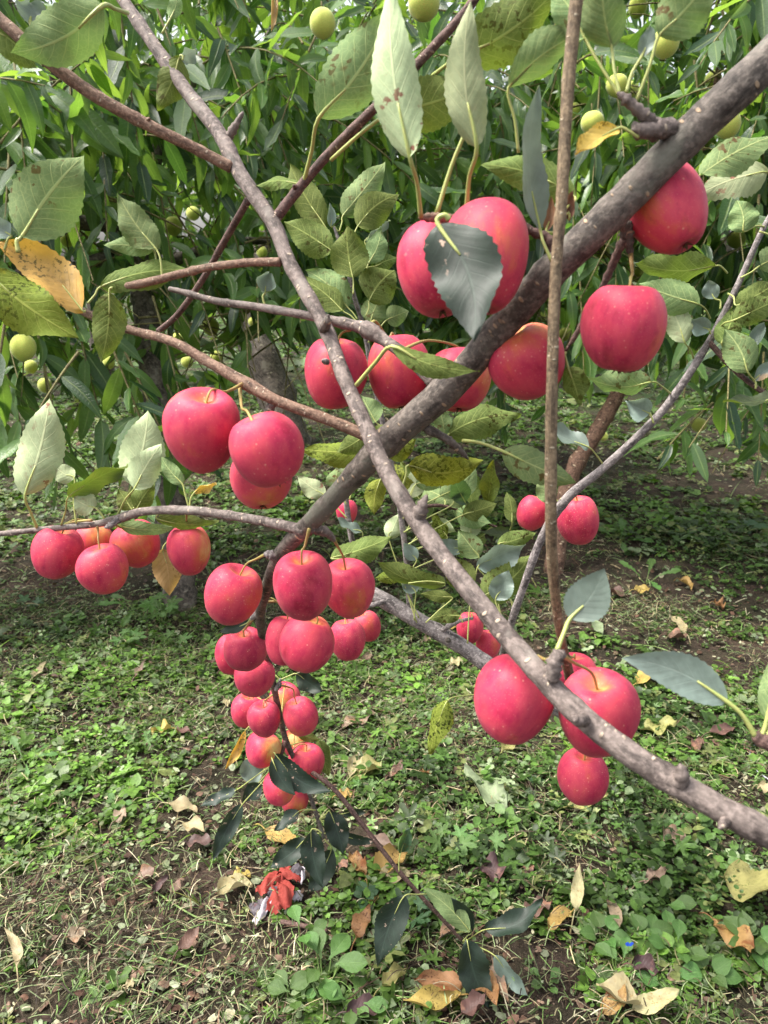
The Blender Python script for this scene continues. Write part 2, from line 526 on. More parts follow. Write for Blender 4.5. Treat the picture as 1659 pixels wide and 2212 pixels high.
def t_bit():
    V = [(0, 0, 0), (.4, .3, .12), (.1, 1, 0), (-.35, .55, .1)]
    return V, [(0, 1, 2), (0, 2, 3)]

def blobs(rows):
    out = []
    for x, y, rx, ry in rows:
        c = G(x, y); a = G(x + rx, y); b = G(x, y - ry); b2 = G(x, min(y + ry, 2250))
        out.append((c.x, c.y, abs(a.x - c.x), .5 * (abs(b.y - c.y) + abs(b2.y - c.y))))
    return out
def zone(bl, x, y):
    s = np.zeros_like(x)
    for cx, cy, rx, ry in bl:
        s = np.maximum(s, np.exp(-(((x - cx) / rx) ** 2 + ((y - cy) / ry) ** 2)))
    return s
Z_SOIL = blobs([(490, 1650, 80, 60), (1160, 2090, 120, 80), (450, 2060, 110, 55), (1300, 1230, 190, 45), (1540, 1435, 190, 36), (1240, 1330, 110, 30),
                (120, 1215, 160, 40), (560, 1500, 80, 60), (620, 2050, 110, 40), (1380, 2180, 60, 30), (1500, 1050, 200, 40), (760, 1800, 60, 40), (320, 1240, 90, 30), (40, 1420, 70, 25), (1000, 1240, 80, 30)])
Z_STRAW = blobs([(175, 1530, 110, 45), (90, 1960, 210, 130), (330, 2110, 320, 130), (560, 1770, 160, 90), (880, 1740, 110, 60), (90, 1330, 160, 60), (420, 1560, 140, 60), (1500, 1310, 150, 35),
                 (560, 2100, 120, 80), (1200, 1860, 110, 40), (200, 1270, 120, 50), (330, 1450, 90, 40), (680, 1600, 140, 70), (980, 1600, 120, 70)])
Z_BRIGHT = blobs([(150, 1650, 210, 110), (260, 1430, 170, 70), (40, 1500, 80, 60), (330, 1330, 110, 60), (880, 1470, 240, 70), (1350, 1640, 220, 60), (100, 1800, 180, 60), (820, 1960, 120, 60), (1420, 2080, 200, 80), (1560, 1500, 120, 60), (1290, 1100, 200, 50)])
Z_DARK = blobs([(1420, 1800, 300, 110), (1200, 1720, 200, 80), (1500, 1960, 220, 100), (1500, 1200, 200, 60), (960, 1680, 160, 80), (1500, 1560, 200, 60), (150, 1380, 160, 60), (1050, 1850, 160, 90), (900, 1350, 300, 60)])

def sample(n, y0, y1, pw=1.0):
    y = y0 + (y1 - y0) * rng.random(n) ** pw
    x = (rng.random(n) * 2 - 1) * (0.56 * y + .22)
    return x, y
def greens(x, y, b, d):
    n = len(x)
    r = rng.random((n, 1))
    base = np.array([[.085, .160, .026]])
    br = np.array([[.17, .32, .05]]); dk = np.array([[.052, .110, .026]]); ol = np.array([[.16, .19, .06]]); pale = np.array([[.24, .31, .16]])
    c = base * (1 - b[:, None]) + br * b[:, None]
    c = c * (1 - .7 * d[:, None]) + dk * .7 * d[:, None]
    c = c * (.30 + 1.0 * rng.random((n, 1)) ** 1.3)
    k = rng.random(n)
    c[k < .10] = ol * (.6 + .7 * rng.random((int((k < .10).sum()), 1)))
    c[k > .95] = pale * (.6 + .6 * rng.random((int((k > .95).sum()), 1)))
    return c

def sprigs(n, y0, y1, K, size, height, lobed=.12, ovate=.35, pw=1.0, far=False):
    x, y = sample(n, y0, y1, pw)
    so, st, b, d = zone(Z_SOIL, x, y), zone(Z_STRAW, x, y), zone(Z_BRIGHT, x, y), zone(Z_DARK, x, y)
    pn = .5 * fbm(x * 3.1 + 40, y * 3.1 + 7) + .5 * fbm(x * 9 + 4, y * 9 + 70)
    pr = np.clip(.40 + 3.4 * (pn - .46) + .6 * b + .8 * d - .85 * so - .42 * st, .02, 1)
    if far: pr = np.clip(.4 + 1.8 * (pn - .5) - .7 * so, .05, 1)
    keep = rng.random(n) < pr
    x, y, b, d = x[keep], y[keep], b[keep], d[keep]
    n = len(x)
    z = gh(x, y)
    kind = rng.random(n)
    parts = []
    for (T, sel, sm, km) in ((t_round(), kind > lobed + ovate, 1.0, K), (t_ovate(), (kind > lobed) & (kind <= lobed + ovate), 1.55, K), (t_lobed(), kind <= lobed, 2.1, max(2, K // 2))):
        xs, ys, zs, bs, ds = x[sel], y[sel], z[sel], b[sel], d[sel]
        m = len(xs)
        if not m: continue
        hs = height * (.2 + rng.random(m)) * (.6 + .8 * ds) * (.4 + 1.5 * fbm(xs * 7 + 3, ys * 7 + 60))
        ss = size * (.55 + .9 * rng.random(m)) * sm
        yaw0 = rng.random(m) * 6.28
        cs = greens(xs, ys, bs, ds)
        for k in range(km):
            yaw = yaw0 + k * 2.4 + rng.normal(0, .3, m)
            lev = (k + 1) / km
            off = ss * .35 * (1.3 - lev) + ss * .1
            pos = np.stack([xs - np.sin(yaw) * off * .6, ys + np.cos(yaw) * off * .6, zs + hs * (.25 + .75 * lev) * (.7 + .5 * rng.random(m)) + .002], 1)
            R = rots(yaw, rng.normal(.12, .3, m), rng.normal(0, .28, m))
            s = (ss * (.7 + .5 * rng.random(m)))[:, None] * np.ones((1, 3))
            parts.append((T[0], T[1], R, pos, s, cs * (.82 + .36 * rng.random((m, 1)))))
    return parts

near = sprigs(17000, .58, 2.4, 6, .0068, .012) + sprigs(4200, .7, 2.7, 6, .0115, .022)
mid = sprigs(14000, 2.3, 5.5, 5, .017, .028, pw=.9)
farp = sprigs(9000, 5.0, 16, 4, .045, .06, lobed=.1, ovate=.6, far=True)
gc = add('ground_cover', bulk_mesh('ground_cover', near + mid + farp, M_SC_GREEN))
tag(gc, 'low green carpet of small leaved creeping weeds over the soil', 'weeds', kind='stuff')

def litter():
    parts = []
    straws = [t_straw(.10, .1), t_straw(-.16, .16), t_straw(.02, .05), t_straw(.22, .22)]
    cols = np.array([[.40, .33, .19], [.30, .27, .15], [.27, .34, .16], [.52, .47, .32], [.18, .11, .07], [.15, .25, .07], [.08, .055, .04]])
    for n, y0, y1, L, W in ((64000, .58, 2.0, .026, .0010), (38000, 1.8, 3.6, .036, .0015), (14000, 3.4, 7, .07, .003)):
        x, y = sample(n, y0, y1)
        so, st, d = zone(Z_SOIL, x, y), zone(Z_STRAW, x, y), zone(Z_DARK, x, y)
        pn = fbm(x * 4.3 + 3, y * 4.3 + 31)
        keep = rng.random(n) < np.clip(.46 + 2.0 * (pn - .5) + .5 * st - .32 * so - .10 * d, .04, 1)
        x, y, st = x[keep], y[keep], st[keep]
        z = gh(x, y)
        k = rng.integers(0, 4, len(x))
        wts = rng.choice(7, len(x), p=[.12, .13, .22, .08, .13, .20, .12])
        c = cols[wts] * (.22 + .85 * rng.random((len(x), 1)) ** 1.6)
        for q in range(4):
            s_ = k == q
            m = int(s_.sum())
            ln = L * (.35 + 1.1 * rng.random(m) ** 1.5)
            R = rots(rng.random(m) * 6.28, rng.normal(0, .16, m), rng.normal(0, .4, m))
            pos = np.stack([x[s_], y[s_], z[s_] + .002 + .019 * rng.random(m) ** 1.6], 1)
            w = W * (.6 + 1.0 * rng.random(m))
            parts.append((straws[q][0], straws[q][1], R, pos, np.stack([w, ln, ln], 1), c[s_]))
    # scraps of cut leaves, brown bits
    sc_cols = np.array([[.34, .38, .24], [.24, .29, .15], [.42, .40, .26], [.17, .095, .065], [.26, .17, .12], [.10, .06, .045]])
    for n, y0, y1, L in ((15000, .58, 2.1, .011), (9000, 2.0, 4.5, .018)):
        x, y = sample(n, y0, y1)
        st, d, so = zone(Z_STRAW, x, y), zone(Z_DARK, x, y), zone(Z_SOIL, x, y)
        keep = rng.random(n) < np.clip(.4 + .4 * st - .2 * d - .15 * so, .08, 1)
        x, y = x[keep], y[keep]; m = len(x)
        z = gh(x, y)
        w = rng.choice(6, m, p=[.22, .2, .12, .2, .14, .12])
        c = sc_cols[w] * (.35 + .65 * rng.random((m, 1)))
        ln = L * (.4 + 1.2 * rng.random(m) ** 1.6)
        R = rots(rng.random(m) * 6.28, rng.normal(0, .25, m), rng.normal(0, .35, m))
        pos = np.stack([x, y, z + .002 + .008 * rng.random(m)], 1)
        T = t_scrap()
        parts.append((T[0], T[1], R, pos, np.stack([ln * (.4 + .6 * rng.random(m)), ln, ln * .9], 1), c))
    # soil crumbs
    n = 9000
    x, y = sample(n, .58, 3.2)
    z = gh(x, y)
    c = np.array([[.13, .09, .065]]) * (.4 + 1.3 * rng.random((n, 1)))
    T = t_bit()
    ln = .004 + .006 * rng.random(n) ** 2
    parts.append((T[0], T[1], rots(rng.random(n) * 6.28, rng.normal(.2, .5, n), rng.normal(0, .5, n)), np.stack([x, y, z + .001], 1), np.stack([ln, ln, ln], 1), c))
    return parts
lt = add('mown_clippings', bulk_mesh('mown_clippings', litter(), M_SC_STRAW))
tag(lt, 'dry straw and cut leaf clippings strewn over the soil', 'clippings', kind='stuff')

def grasses():
    parts = []
    for n, y0, y1, L in ((3400, .58, 2.4, .05), (5200, 2.2, 6.5, .08)):
        x, y = sample(n, y0, y1)
        pn = fbm(x * 2.6 + 90, y * 2.6 + 77)
        b = zone(Z_BRIGHT, x, y); so = zone(Z_SOIL, x, y)
        keep = rng.random(n) < np.clip(.2 + 2.0 * (pn - .5) + .3 * b - .5 * so, .02, 1)
        x, y, b = x[keep], y[keep], b[keep]; m = len(x)
        z = gh(x, y)
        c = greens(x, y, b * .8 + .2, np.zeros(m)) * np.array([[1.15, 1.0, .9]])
        k = rng.integers(0, 2, m)
        for q, T in enumerate((t_blade(4, .35), t_blade(4, .8))):
            s_ = k == q; mm = int(s_.sum())
            ln = L * (.4 + .9 * rng.random(mm))
            R = rots(rng.random(mm) * 6.28, .35 + .8 * rng.random(mm), rng.normal(0, .4, mm))
            parts.append((T[0], T[1], R, np.stack([x[s_], y[s_], z[s_]], 1), np.stack([.0022 + .002 * rng.random(mm), ln, ln], 1), c[s_]))
    return parts
gr = add('grass', bulk_mesh('grass', grasses(), M_SC_GREEN))
tag(gr, 'short green grass blades growing among the weeds', 'grass', kind='stuff')

# ------------------------------------------------------------------ peach trees behind
nt = NT('peach_leaf')
uv = nt.coord('UV')
sep = nt.n('SeparateXYZ'); nt.l(uv, sep.inputs[0])
uu = nt.math('ABSOLUTE', nt.math('SUBTRACT', nt.math('MULTIPLY', sep.outputs[0], 2.0), 1.0))
mid_ = nt.ramp(uu, .12, .05)
ph = nt.math('MULTIPLY', nt.math('SUBTRACT', sep.outputs[1], nt.math('MULTIPLY', uu, .07)), 16)
sv = nt.math('MULTIPLY', nt.ramp(nt.math('ABSOLUTE', nt.math('SUBTRACT', nt.math('FRACT', ph), .5)), .1, .02), nt.ramp(uu, 1., .4))
at = nt.n('Attribute'); at.attribute_name = 'Col'
oi = nt.n('ObjectInfo')
co = nt.coord('Object')
vr = nt.math('FRACT', nt.math('ADD', at.outputs['Fac'], oi.outputs['Random']))
geo = nt.n('NewGeometry')
top = nt.mix(vr, (.012, .034, .020), (.080, .165, .040))
und = nt.mix(vr, (.050, .105, .042), (.125, .215, .060))
c = nt.mix(geo.outputs['Backfacing'], top, und)
c = nt.mix(nt.math('MULTIPLY', mid_, .6), c, (.26, .34, .12))
c = nt.mix(nt.math('MULTIPLY', sv, .18), c, (.2, .27, .1))
n = nt.noise(25, 3, .6, co)
c = nt.mix(1.0, c, nt.mix(nt.ramp(n, .3, .7), (.75, .75, .75), (1.25, 1.25, 1.2)), 'MULTIPLY')
hb = nt.math('ADD', nt.math('MULTIPLY', nt.math('MAXIMUM', mid_, sv), -.5), nt.math('MULTIPLY', nt.noise(70, 3, .5, co), 1.2))
a = nt.principled(c, .36, .5, nt.bump(hb, .6, .002))
tr = nt.n('BsdfTranslucent')
nt.set(tr.inputs[0], nt.mix(vr, (.13, .32, .035), (.48, .74, .08)))
mx = nt.n('MixShader'); mx.inputs[0].default_value = .36
nt.l(a, mx.inputs[1]); nt.l(tr.outputs[0], mx.inputs[2])
M_PLEAF = nt.done(mx.outputs[0])

def peach_leaf_template(k, rows=7):
    r = random.Random(100 + k)
    bend = (.12, .34, .6, -.10)[k % 4]; tw = r.uniform(-.5, .5); side = r.uniform(-.1, .1); fold = (.25, .42, .15, .32)[k % 4]
    V, UV, F = [], [], []
    for i in range(rows):
        t = i / (rows - 1)
        w = .14 * (math.sin(math.pi * min(1, t ** .8)) ** .75) if 0 < t < 1 else .004
        if t > .8: w *= 1 - .35 * (t - .8) / .2
        yy = t * (1 - .12 * abs(bend) * t); zz = -bend * t * t; xx = side * math.sin(t * 3.14)
        a = tw * t
        wav = .02 * math.sin(t * 17 + k)
        for u in (-1, 0, 1):
            lx = u * w * math.cos(fold); lz = abs(u) * w * math.sin(fold) + u * wav
            V.append((xx + lx * math.cos(a) - lz * math.sin(a), yy, zz + lx * math.sin(a) + lz * math.cos(a)))
            UV.append((u * .5 + .5, t))
    for i in range(rows - 1):
        a = i * 3
        F += [(a, a + 1, a + 4, a + 3), (a + 1, a + 2, a + 5, a + 4)]
    return V, F, UV
PT = [peach_leaf_template(k) for k in range(4)]
PME = []
for k in range(4):
    me = mesh_from('peach_leaf', PT[k][0], PT[k][1], PT[k][2], mats=[M_PLEAF])
    ca = me.color_attributes.new('Col', 'FLOAT_COLOR', 'POINT')
    ca.data.foreach_set('color', [0.3, .3, .3, 1] * len(me.vertices))
    PME.append(me)
PMEL = None

def bulk_leaves(name, leaves):
    """leaves: list of (pos, X, Y, Z, len, k, var)"""
    parts = []
    uvs = []
    for k in range(4):
        sel = [l for l in leaves if l[5] == k]
        if not sel: continue
        R = np.array([[list(l[1]), list(l[2]), list(l[3])] for l in sel]).transpose(0, 2, 1)
        pos = np.array([list(l[0]) for l in sel]); s = np.array([[l[4]] * 3 for l in sel])
        col = np.array([[l[6]] * 3 for l in sel])
        parts.append((PT[k][0], PT[k][1], R, pos, s, col))
        idx = [i for f in PT[k][1] for i in f]
        uvs.append(np.tile(np.array(PT[k][2])[idx], (len(sel), 1)))
    me = bulk_mesh(name, parts, M_PLEAF)
    l = me.uv_layers.new(name='UVMap')
    l.data.foreach_set('uv', np.concatenate(uvs).astype(np.float32).ravel())
    return me

def proj(p):
    d = p - CAM
    z = d.dot(FWD)
    if z < .05: return None
    return 829.5 + d.dot(RGT) / z * FPX, 1106 - d.dot(UPV) / z * FPX, z

PE = [
 (697, 50, 56, 'yellow green peach with pink cheek at the top, left of the big hanging leaf'),
 (915, 8, 70, 'yellow peach cut by the top edge between the two hanging leaves'),
 (1378, 14, 40, 'long yellow green peach at the top edge right of the upright shoot'),
 (1438, 92, 58, 'orange cheeked peach under the wide top right leaf'),
 (1333, 184, 48, 'green peach behind the leafy spur tip'),
 (1362, 194, 32, 'small green peach peeping beside the leafy spur tip'),
 (1238, 243, 38, 'green peach touching the upright shoot'),
 (1280, 265, 50, 'round green peach above the yellow spotted leaf'),
 (1571, 267, 56, 'bright green peach under the thick branch near its upper end'),
 (1522, 296, 38, 'green peach half hidden by the serrated leaf under the thick branch'),
 (1541, 172, 36, 'yellow peach just below the thick branch beside an orange leaf tip'),
 (986, 156, 46, 'yellow peach between the two pale hanging leaves'),
 (375, 488, 38, 'round yellow peach with orange cheek left of the thin front branch'),
 (417, 461, 30, 'yellow green peach beside and above the round one left of the front branch'),
 (147, 512, 38, 'dull green peach behind the large veined leaf'),
 (50, 750, 54, 'largest low yellow peach under the dark spotted leaf'),
 (66, 792, 30, 'half hidden peach below the largest low yellow one'),
 (97, 832, 30, 'shaded peach lowest under the dark spotted leaf'),
 (235, 783, 26, 'orange peach among dark leaves beside the brown spotted leaf'),
 (1510, 917, 33, 'lone yellow peach hanging low on the drooping twig by the thin branch'),
 (455, 705, 36, 'green yellow peach behind leaves above the pair of big apples'),
 (383, 735, 30, 'dark green peach in shade above the pair of big apples'),
 (404, 782, 26, 'dark shaded peach just over the first big apple of the pair'),
 (546, 696, 20, 'tiny far yellow peach left of the dark crooked trunk'),
 (467, 771, 26, 'peach behind a curved leaf next to the dark crooked trunk'),
 (1591, 517, 38, 'wormy green peach beside the small twig at the edge'),
 (1301, 541, 34, 'green peach below the thick branch and left of the tall apple'),
 (1378, 592, 34, 'yellow green peach behind the long yellow apple stem'),
 (1221, 721, 30, 'green peach between the upright shoot and the lone apple'),
 (1171, 684, 20, 'small far peach right of the thick branch over the row of apples'),
 (566, 545, 24, 'small peach by the short left twig'),
]
def peach_depth(d):
    return max(1.5, min(3.4, FPX * .054 / d))
# fruit and bark that the leaves leave open
WINDOWS = [(x, y, d, peach_depth(d)) for x, y, d, _ in PE] + [(308, 625, 42, 2.2), (312, 668, 42, 2.2), (570, 780, 60, 4.0), (596, 850, 60, 4.0), (612, 905, 60, 4.0), (1290, 930, 30, 2.2), (1330, 870, 30, 2.2), (1250, 1000, 30, 2.2)]
BX = [-400, 0, 150, 300, 420, 520, 570, 640, 760, 860, 1000, 1150, 1250, 1330, 1450, 1540, 1600, 1680, 2100]
BY = [980, 985, 1010, 960, 1010, 900, 760, 735, 790, 860, 880, 900, 860, 770, 850, 960, 1010, 1060, 1080]
def lower_edge(x):
    return float(np.interp(x, BX, BY))

def shoot(p0, d0, L, droop, rr, leaf_len=.12, step=.021, bare=.08):
    """one drooping shoot: path and its leaves"""
    n = max(5, int(L / .06))
    path = []
    down = Vector((0, 0, -1))
    for i in range(n + 1):
        t = i / n
        path.append((p0 + d0 * (L * t) + down * (L * droop * t * t), .0028 * (1 - .7 * t) + .0006))
    leaves = []
    s = L * bare
    ang = rr.uniform(0, 6.28)
    while s < L:
        t = s / L
        p = p0 + d0 * s + down * (L * droop * t * t)
        tg = (d0 + down * (2 * droop * t)).normalized()
        o = tg.orthogonal().normalized()
        b = tg.cross(o)
        rad = o * math.cos(ang) + b * math.sin(ang)
        ydir = (tg * rr.uniform(.25, .8) + rad * rr.uniform(.35, 1.1) + down * (rr.uniform(-.3, .5) if rr.random() < .42 else rr.uniform(.4, 1.5))).normalized()
        nn = Vector((rr.gauss(0, .55), rr.gauss(0, .5) - .75, rr.gauss(.5, .4))) + rad * .3
        nn = (nn - ydir * nn.dot(ydir))
        if nn.length < 1e-3: nn = ydir.orthogonal()
        nn.normalize()
        xd = ydir.cross(nn)
        ll = leaf_len * rr.uniform(.45, 1.2) * (1 - .35 * max(0, t - .75) / .25)
        leaves.append((p, xd, ydir, nn, ll, rr.randrange(4), rr.random()))
        s += step * rr.uniform(.6, 1.4); ang += 2.4
    return path, leaves

def hides_fruit(l):
    for f in (.25, .5, .75, 1.0):
        q = proj(l[0] + l[2] * (l[4] * f))
        if q is None: continue
        for x, y, d, z in WINDOWS:
            if q[2] < z and (q[0] - x) ** 2 + (q[1] - y) ** 2 < (d * .5 + 15) ** 2: return True
    return False
def keep_leaf(l, zmin):
    mid = l[0] + l[2] * (l[4] * .6)
    q = proj(mid)
    if q is None: return False
    if q[2] < zmin and -150 < q[0] < 1810 and -150 < q[1] < 2350: return False
    if l[0].z < .05: return False
    if hides_fruit(l): return False
    tip = proj(l[0] + l[2] * l[4])
    if tip and -60 < tip[0] < 1720 and tip[2] < 4.2 and tip[1] > lower_edge(tip[0]) + 25 * math.sin(tip[0] * .05): return False
    return True

def peach_tree(base, trunk, limbs, lobes, label, seed, n_obj=280, zmin=1.42, leaf_len=.125, extra=(), bark=None, step=.021, group='peach trees behind the apple branches'):
    rr = random.Random(seed)
    bark = bark or M_PBARK
    root = empty('peach_tree', base)
    tag(root, label, 'tree', group)
    V, F, U = tube(catmull(trunk, 6), 14, .12, seed, rough=.12)
    add('trunk', mesh_from('trunk', shift(V, base), F, U, mats=[bark]), root, Matrix.Translation(base))
    for i, lb in enumerate(limbs):
        V, F, U = tube(catmull(lb, 5), 9, .14, seed + i, rough=.08)
        o = lb[0][0]
        add('limb', mesh_from('limb', shift(V, o), F, U, mats=[bark]), root, Matrix.Translation(o))
    leaves, paths = [], []
    for p, l in extra:
        paths.append(p); leaves += [x for x in l if x[0].z > .05 and not hides_fruit(x)]
    for (c, r, n) in lobes:
        c = Vector(c)
        for _ in range(n):
            v = Vector((rr.gauss(0, 1), rr.gauss(0, 1), rr.gauss(0, 1))).normalized() * (rr.random() ** .45)
            p = c + Vector((v.x * r[0], v.y * r[1], v.z * r[2]))
            d = (Vector((v.x, v.y, v.z * .5 + .15)) + Vector((rr.gauss(0, .5), rr.gauss(0, .5), rr.gauss(0, .25)))).normalized()
            L = rr.uniform(.28, .55)
            pa, le = shoot(p - d * (L * .5), d, L, rr.uniform(.2, .7), rr, leaf_len, step)
            le = [x for x in le if keep_leaf(x, zmin)]
            if len(le) > 3:
                q = proj(pa[-1][0])
                paths_ok = all((lambda w: w is None or w[2] > zmin or not (-100 < w[0] < 1760))(proj(a[0])) for a in pa)
                if paths_ok: paths.append(pa)
                leaves += le
    # the leaves that show largest become single objects
    def shown(l):
        q = proj(l[0] + l[2] * (l[4] * .5))
        return q is not None and -40 < q[0] < 1700 and -40 < q[1] < 1500
    vis = [l for l in leaves if shown(l)]
    vis.sort(key=lambda l: proj(l[0])[2] / l[4])
    single = vis[:n_obj]
    ids = set(map(id, single))
    rest = [l for l in leaves if id(l) not in ids]
    for l in single:
        M = Matrix((
            (l[1].x * l[4], l[2].x * l[4], l[3].x * l[4], l[0].x),
            (l[1].y * l[4], l[2].y * l[4], l[3].y * l[4], l[0].y),
            (l[1].z * l[4], l[2].z * l[4], l[3].z * l[4], l[0].z),
            (0, 0, 0, 1)))
        add('leaf', PME[l[5]], root, M)
    if rest:
        o = add('foliage', bulk_leaves('foliage', rest), root, Matrix.Identity(4))
        o['kind'] = 'stuff'
    # twigs that carry the leaves
    V, F, U = [], [], []
    for p in paths:
        v, f, u = tube(p, 5, cap=False)
        k = len(V)
        V += v; U += u; F += [tuple(i + k for i in q) for q in f]
    if V:
        o = add('twigs', mesh_from('twigs', V, F, U, mats=[M_PTWIG]), root, Matrix.Identity(4))
        o['kind'] = 'stuff'
    return root

def hang(rows, seed, leaf_len=.128, step=.021):
    """hand placed drooping sprays: (x0, y0, x1, y1, z)"""
    rr = random.Random(seed)
    out = []
    for x0, y0, x1, y1, z in rows:
        a = P(x0, y0, z); b = P(x1, y1, z + rr.uniform(-.08, .08))
        d = b - a
        L = d.length
        pa, le = shoot(a, (d.normalized() + Vector((0, 0, .15))).normalized(), L, .18, rr, leaf_len, step, .05)
        out.append((pa, le))
    return out

def W(*rows):
    return [(P(x, y, z), r) for x, y, z, r in rows]

# left tree: pale barked leaning trunk
b = G(392, 1312)
tz = (b - CAM).dot(FWD)
tr_l = [(b - Vector((0, 0, .06)), .047), (b + Vector((0, 0, .02)), .043)] + W((378, 1180, tz, .04), (350, 950, tz + .03, .036), (318, 700, tz + .06, .032), (302, 600, tz + .1, .03), (290, 430, tz + .15, .028))
limbs = [W((302, 600, tz + .1, .022), (270, 551, tz, .017), (157, 580, tz - .12, .014), (60, 620, tz - .2, .01)),
         W((300, 560, tz + .1, .02), (279, 501, tz, .018), (165, 480, tz - .15, .016), (129, 498, tz - .2, .014), (79, 541, tz - .25, .011), (20, 620, tz - .3, .008)),
         W((290, 430, tz + .15, .024), (380, 250, tz + .2, .018), (460, 60, tz + .3, .012), (500, -150, tz + .4, .008)),
         W((290, 430, tz + .15, .022), (180, 250, tz + .1, .016), (60, 60, tz, .012), (-80, -120, tz - .1, .008)),
         W((302, 600, tz + .1, .018), (420, 545, tz + .1, .013), (540, 520, tz + .2, .01), (680, 540, tz + .3, .006))]
ex = hang([(0, 310, 250, 60, 1.6), (-60, 560, 40, 900, 1.75), (60, 620, 130, 960, 1.7), (150, 640, 230, 960, 1.75), (220, 700, 330, 980, 1.7), (270, 760, 380, 1010, 1.8), (90, 740, 120, 1000, 1.85),
           (330, 640, 400, 900, 1.9), (400, 560, 470, 760, 1.9), (440, 500, 540, 720, 2.0), (30, 120, 60, 420, 1.65), (150, 60, 160, 400, 1.7), (260, 30, 300, 330, 1.7), (340, 20, 430, 300, 1.75), (100, 250, 90, 560, 1.7), (220, 230, 230, 480, 1.75), (20, 330, 10, 620, 1.7), (380, 150, 470, 400, 1.9), (470, 60, 560, 330, 1.95), (170, 760, 60, 930, 1.6), (330, 330, 370, 560, 1.9), (450, 330, 520, 560, 2.0),
           (10, 700, -20, 960, 1.6), (360, 830, 430, 1000, 1.85), (290, 880, 310, 1060, 1.75), (560, 180, 640, 420, 2.0), (620, 330, 680, 560, 2.05), (560, 420, 600, 660, 2.1), (660, 420, 720, 690, 2.15)], 5)
peach_tree(b, tr_l, limbs, [((-1.0, 2.15, 1.25), (.62, .5, .55), 100), ((-1.25, 2.0, .75), (.5, .4, .35), 45), ((-.35, 2.5, 1.4), (.55, .45, .5), 48), ((-.9, 2.4, 1.95), (.9, .6, .4), 18), ((-.45, 2.35, .82), (.38, .35, .22), 60)],
           'peach tree with pale leaning trunk and long drooping leaves behind the yellow leaf', 21, extra=ex)

# middle tree: dark crooked trunk in shade
b = G(628, 962)
tz = (b - CAM).dot(FWD)
tr_m = [(b - Vector((0, 0, .1)), .11), (b + Vector((0, 0, .02)), .095)] + W((600, 860, tz, .085), (560, 760, tz, .08), (535, 690, tz + .1, .075), (560, 560, tz + .3, .06), (620, 400, tz + .4, .05))
limbs = [W((560, 560, tz + .3, .05), (700, 420, tz, .035), (850, 300, tz - .3, .025), (1000, 150, tz - .5, .015)),
         W((535, 690, tz + .1, .05), (420, 610, tz - .2, .035), (330, 500, tz - .4, .02)),
         W((620, 400, tz + .4, .045), (600, 200, tz + .4, .03), (560, -50, tz + .4, .015))]
ex = hang([(700, 420, 640, 640, 2.6), (760, 380, 740, 640, 2.5), (830, 420, 850, 690, 2.5), (900, 380, 930, 640, 2.4), (620, 500, 590, 720, 3.0), (980, 330, 1010, 560, 2.3), (1080, 250, 1120, 520, 2.2), (1160, 200, 1180, 450, 2.2), (1000, 60, 1060, 330, 2.2), (880, 120, 900, 380, 2.3), (760, 120, 740, 400, 2.3), (690, 60, 600, 290, 1.9), (840, 600, 880, 820, 2.6), (760, 560, 740, 760, 2.7)], 6)
peach_tree(b, tr_m, limbs, [((-.15, 3.5, 1.55), (.9, .6, .6), 46), ((.35, 2.75, 1.35), (.55, .4, .45), 60), ((.05, 3.0, .95), (.6, .4, .3), 95), ((-.9, 3.9, 1.6), (.8, .6, .6), 45), ((.2, 3.1, 2.1), (.9, .6, .4), 26), ((.5, 3.5, .75), (.5, .4, .25), 70), ((-.6, 4.3, 1.7), (.8, .6, .4), 40), ((.9, 4.2, 1.5), (.8, .6, .4), 40)],
           'peach tree with thick dark crooked trunk in the shade, centre of the row', 22, n_obj=220, extra=ex)

# right tree: slim brown leaning trunk
b = G(1196, 1236)
tz = (b - CAM).dot(FWD)
tr_r = [(b - Vector((0, 0, .05)), .03), (b + Vector((0, 0, .01)), .026)] + W((1230, 1040, tz, .0235), (1290, 930, tz, .0225), (1345, 830, tz + .05, .021), (1400, 700, tz + .1, .02), (1450, 520, tz + .15, .018))
limbs = [W((1400, 700, tz + .1, .015), (1500, 600, tz, .012), (1620, 560, tz - .1, .008)),
         W((1450, 520, tz + .15, .016), (1430, 350, tz + .1, .012), (1330, 230, tz, .009), (1240, 120, tz, .006)),
         W((1450, 520, tz + .15, .015), (1530, 300, tz + .1, .011), (1560, 120, tz, .009), (1640, -60, tz, .006)),
         W((1380, 740, tz + .1, .012), (1250, 640, tz + .2, .009), (1150, 560, tz + .3, .006))]
ex = hang([(1560, 250, 1600, 520, 1.8), (1640, 420, 1620, 700, 1.75), (1500, 130, 1520, 400, 1.8), (1400, 60, 1400, 330, 1.9), (1300, 120, 1280, 400, 1.9), (1250, 330, 1230, 600, 2.0), (1340, 360, 1330, 620, 2.0), (1430, 480, 1420, 740, 1.9), (1500, 620, 1480, 830, 1.9), (1580, 640, 1570, 900, 1.8), (1650, 760, 1640, 960, 1.9), (1600, 820, 1500, 950, 1.9), (1540, 870, 1430, 980, 2.0), (1250, 560, 1260, 780, 2.1), (1170, 430, 1150, 640, 2.2), (1620, 100, 1650, 360, 1.75), (1560, 20, 1600, 240, 1.8), (1100, 560, 1090, 840, 2.4), (1030, 600, 1080, 880, 2.5)], 8)
peach_tree(b, tr_r, limbs, [((.95, 2.3, 1.35), (.5, .45, .5), 115), ((1.2, 2.2, .85), (.4, .4, .35), 34), ((.55, 2.6, 1.0), (.4, .4, .3), 60), ((.9, 2.5, 1.95), (.8, .6, .4), 30), ((1.5, 2.6, .8), (.3, .4, .35), 14)],
           'peach tree with slim brown leaning trunk behind the upright shoot', 23, extra=ex, bark=M_PBARK2)

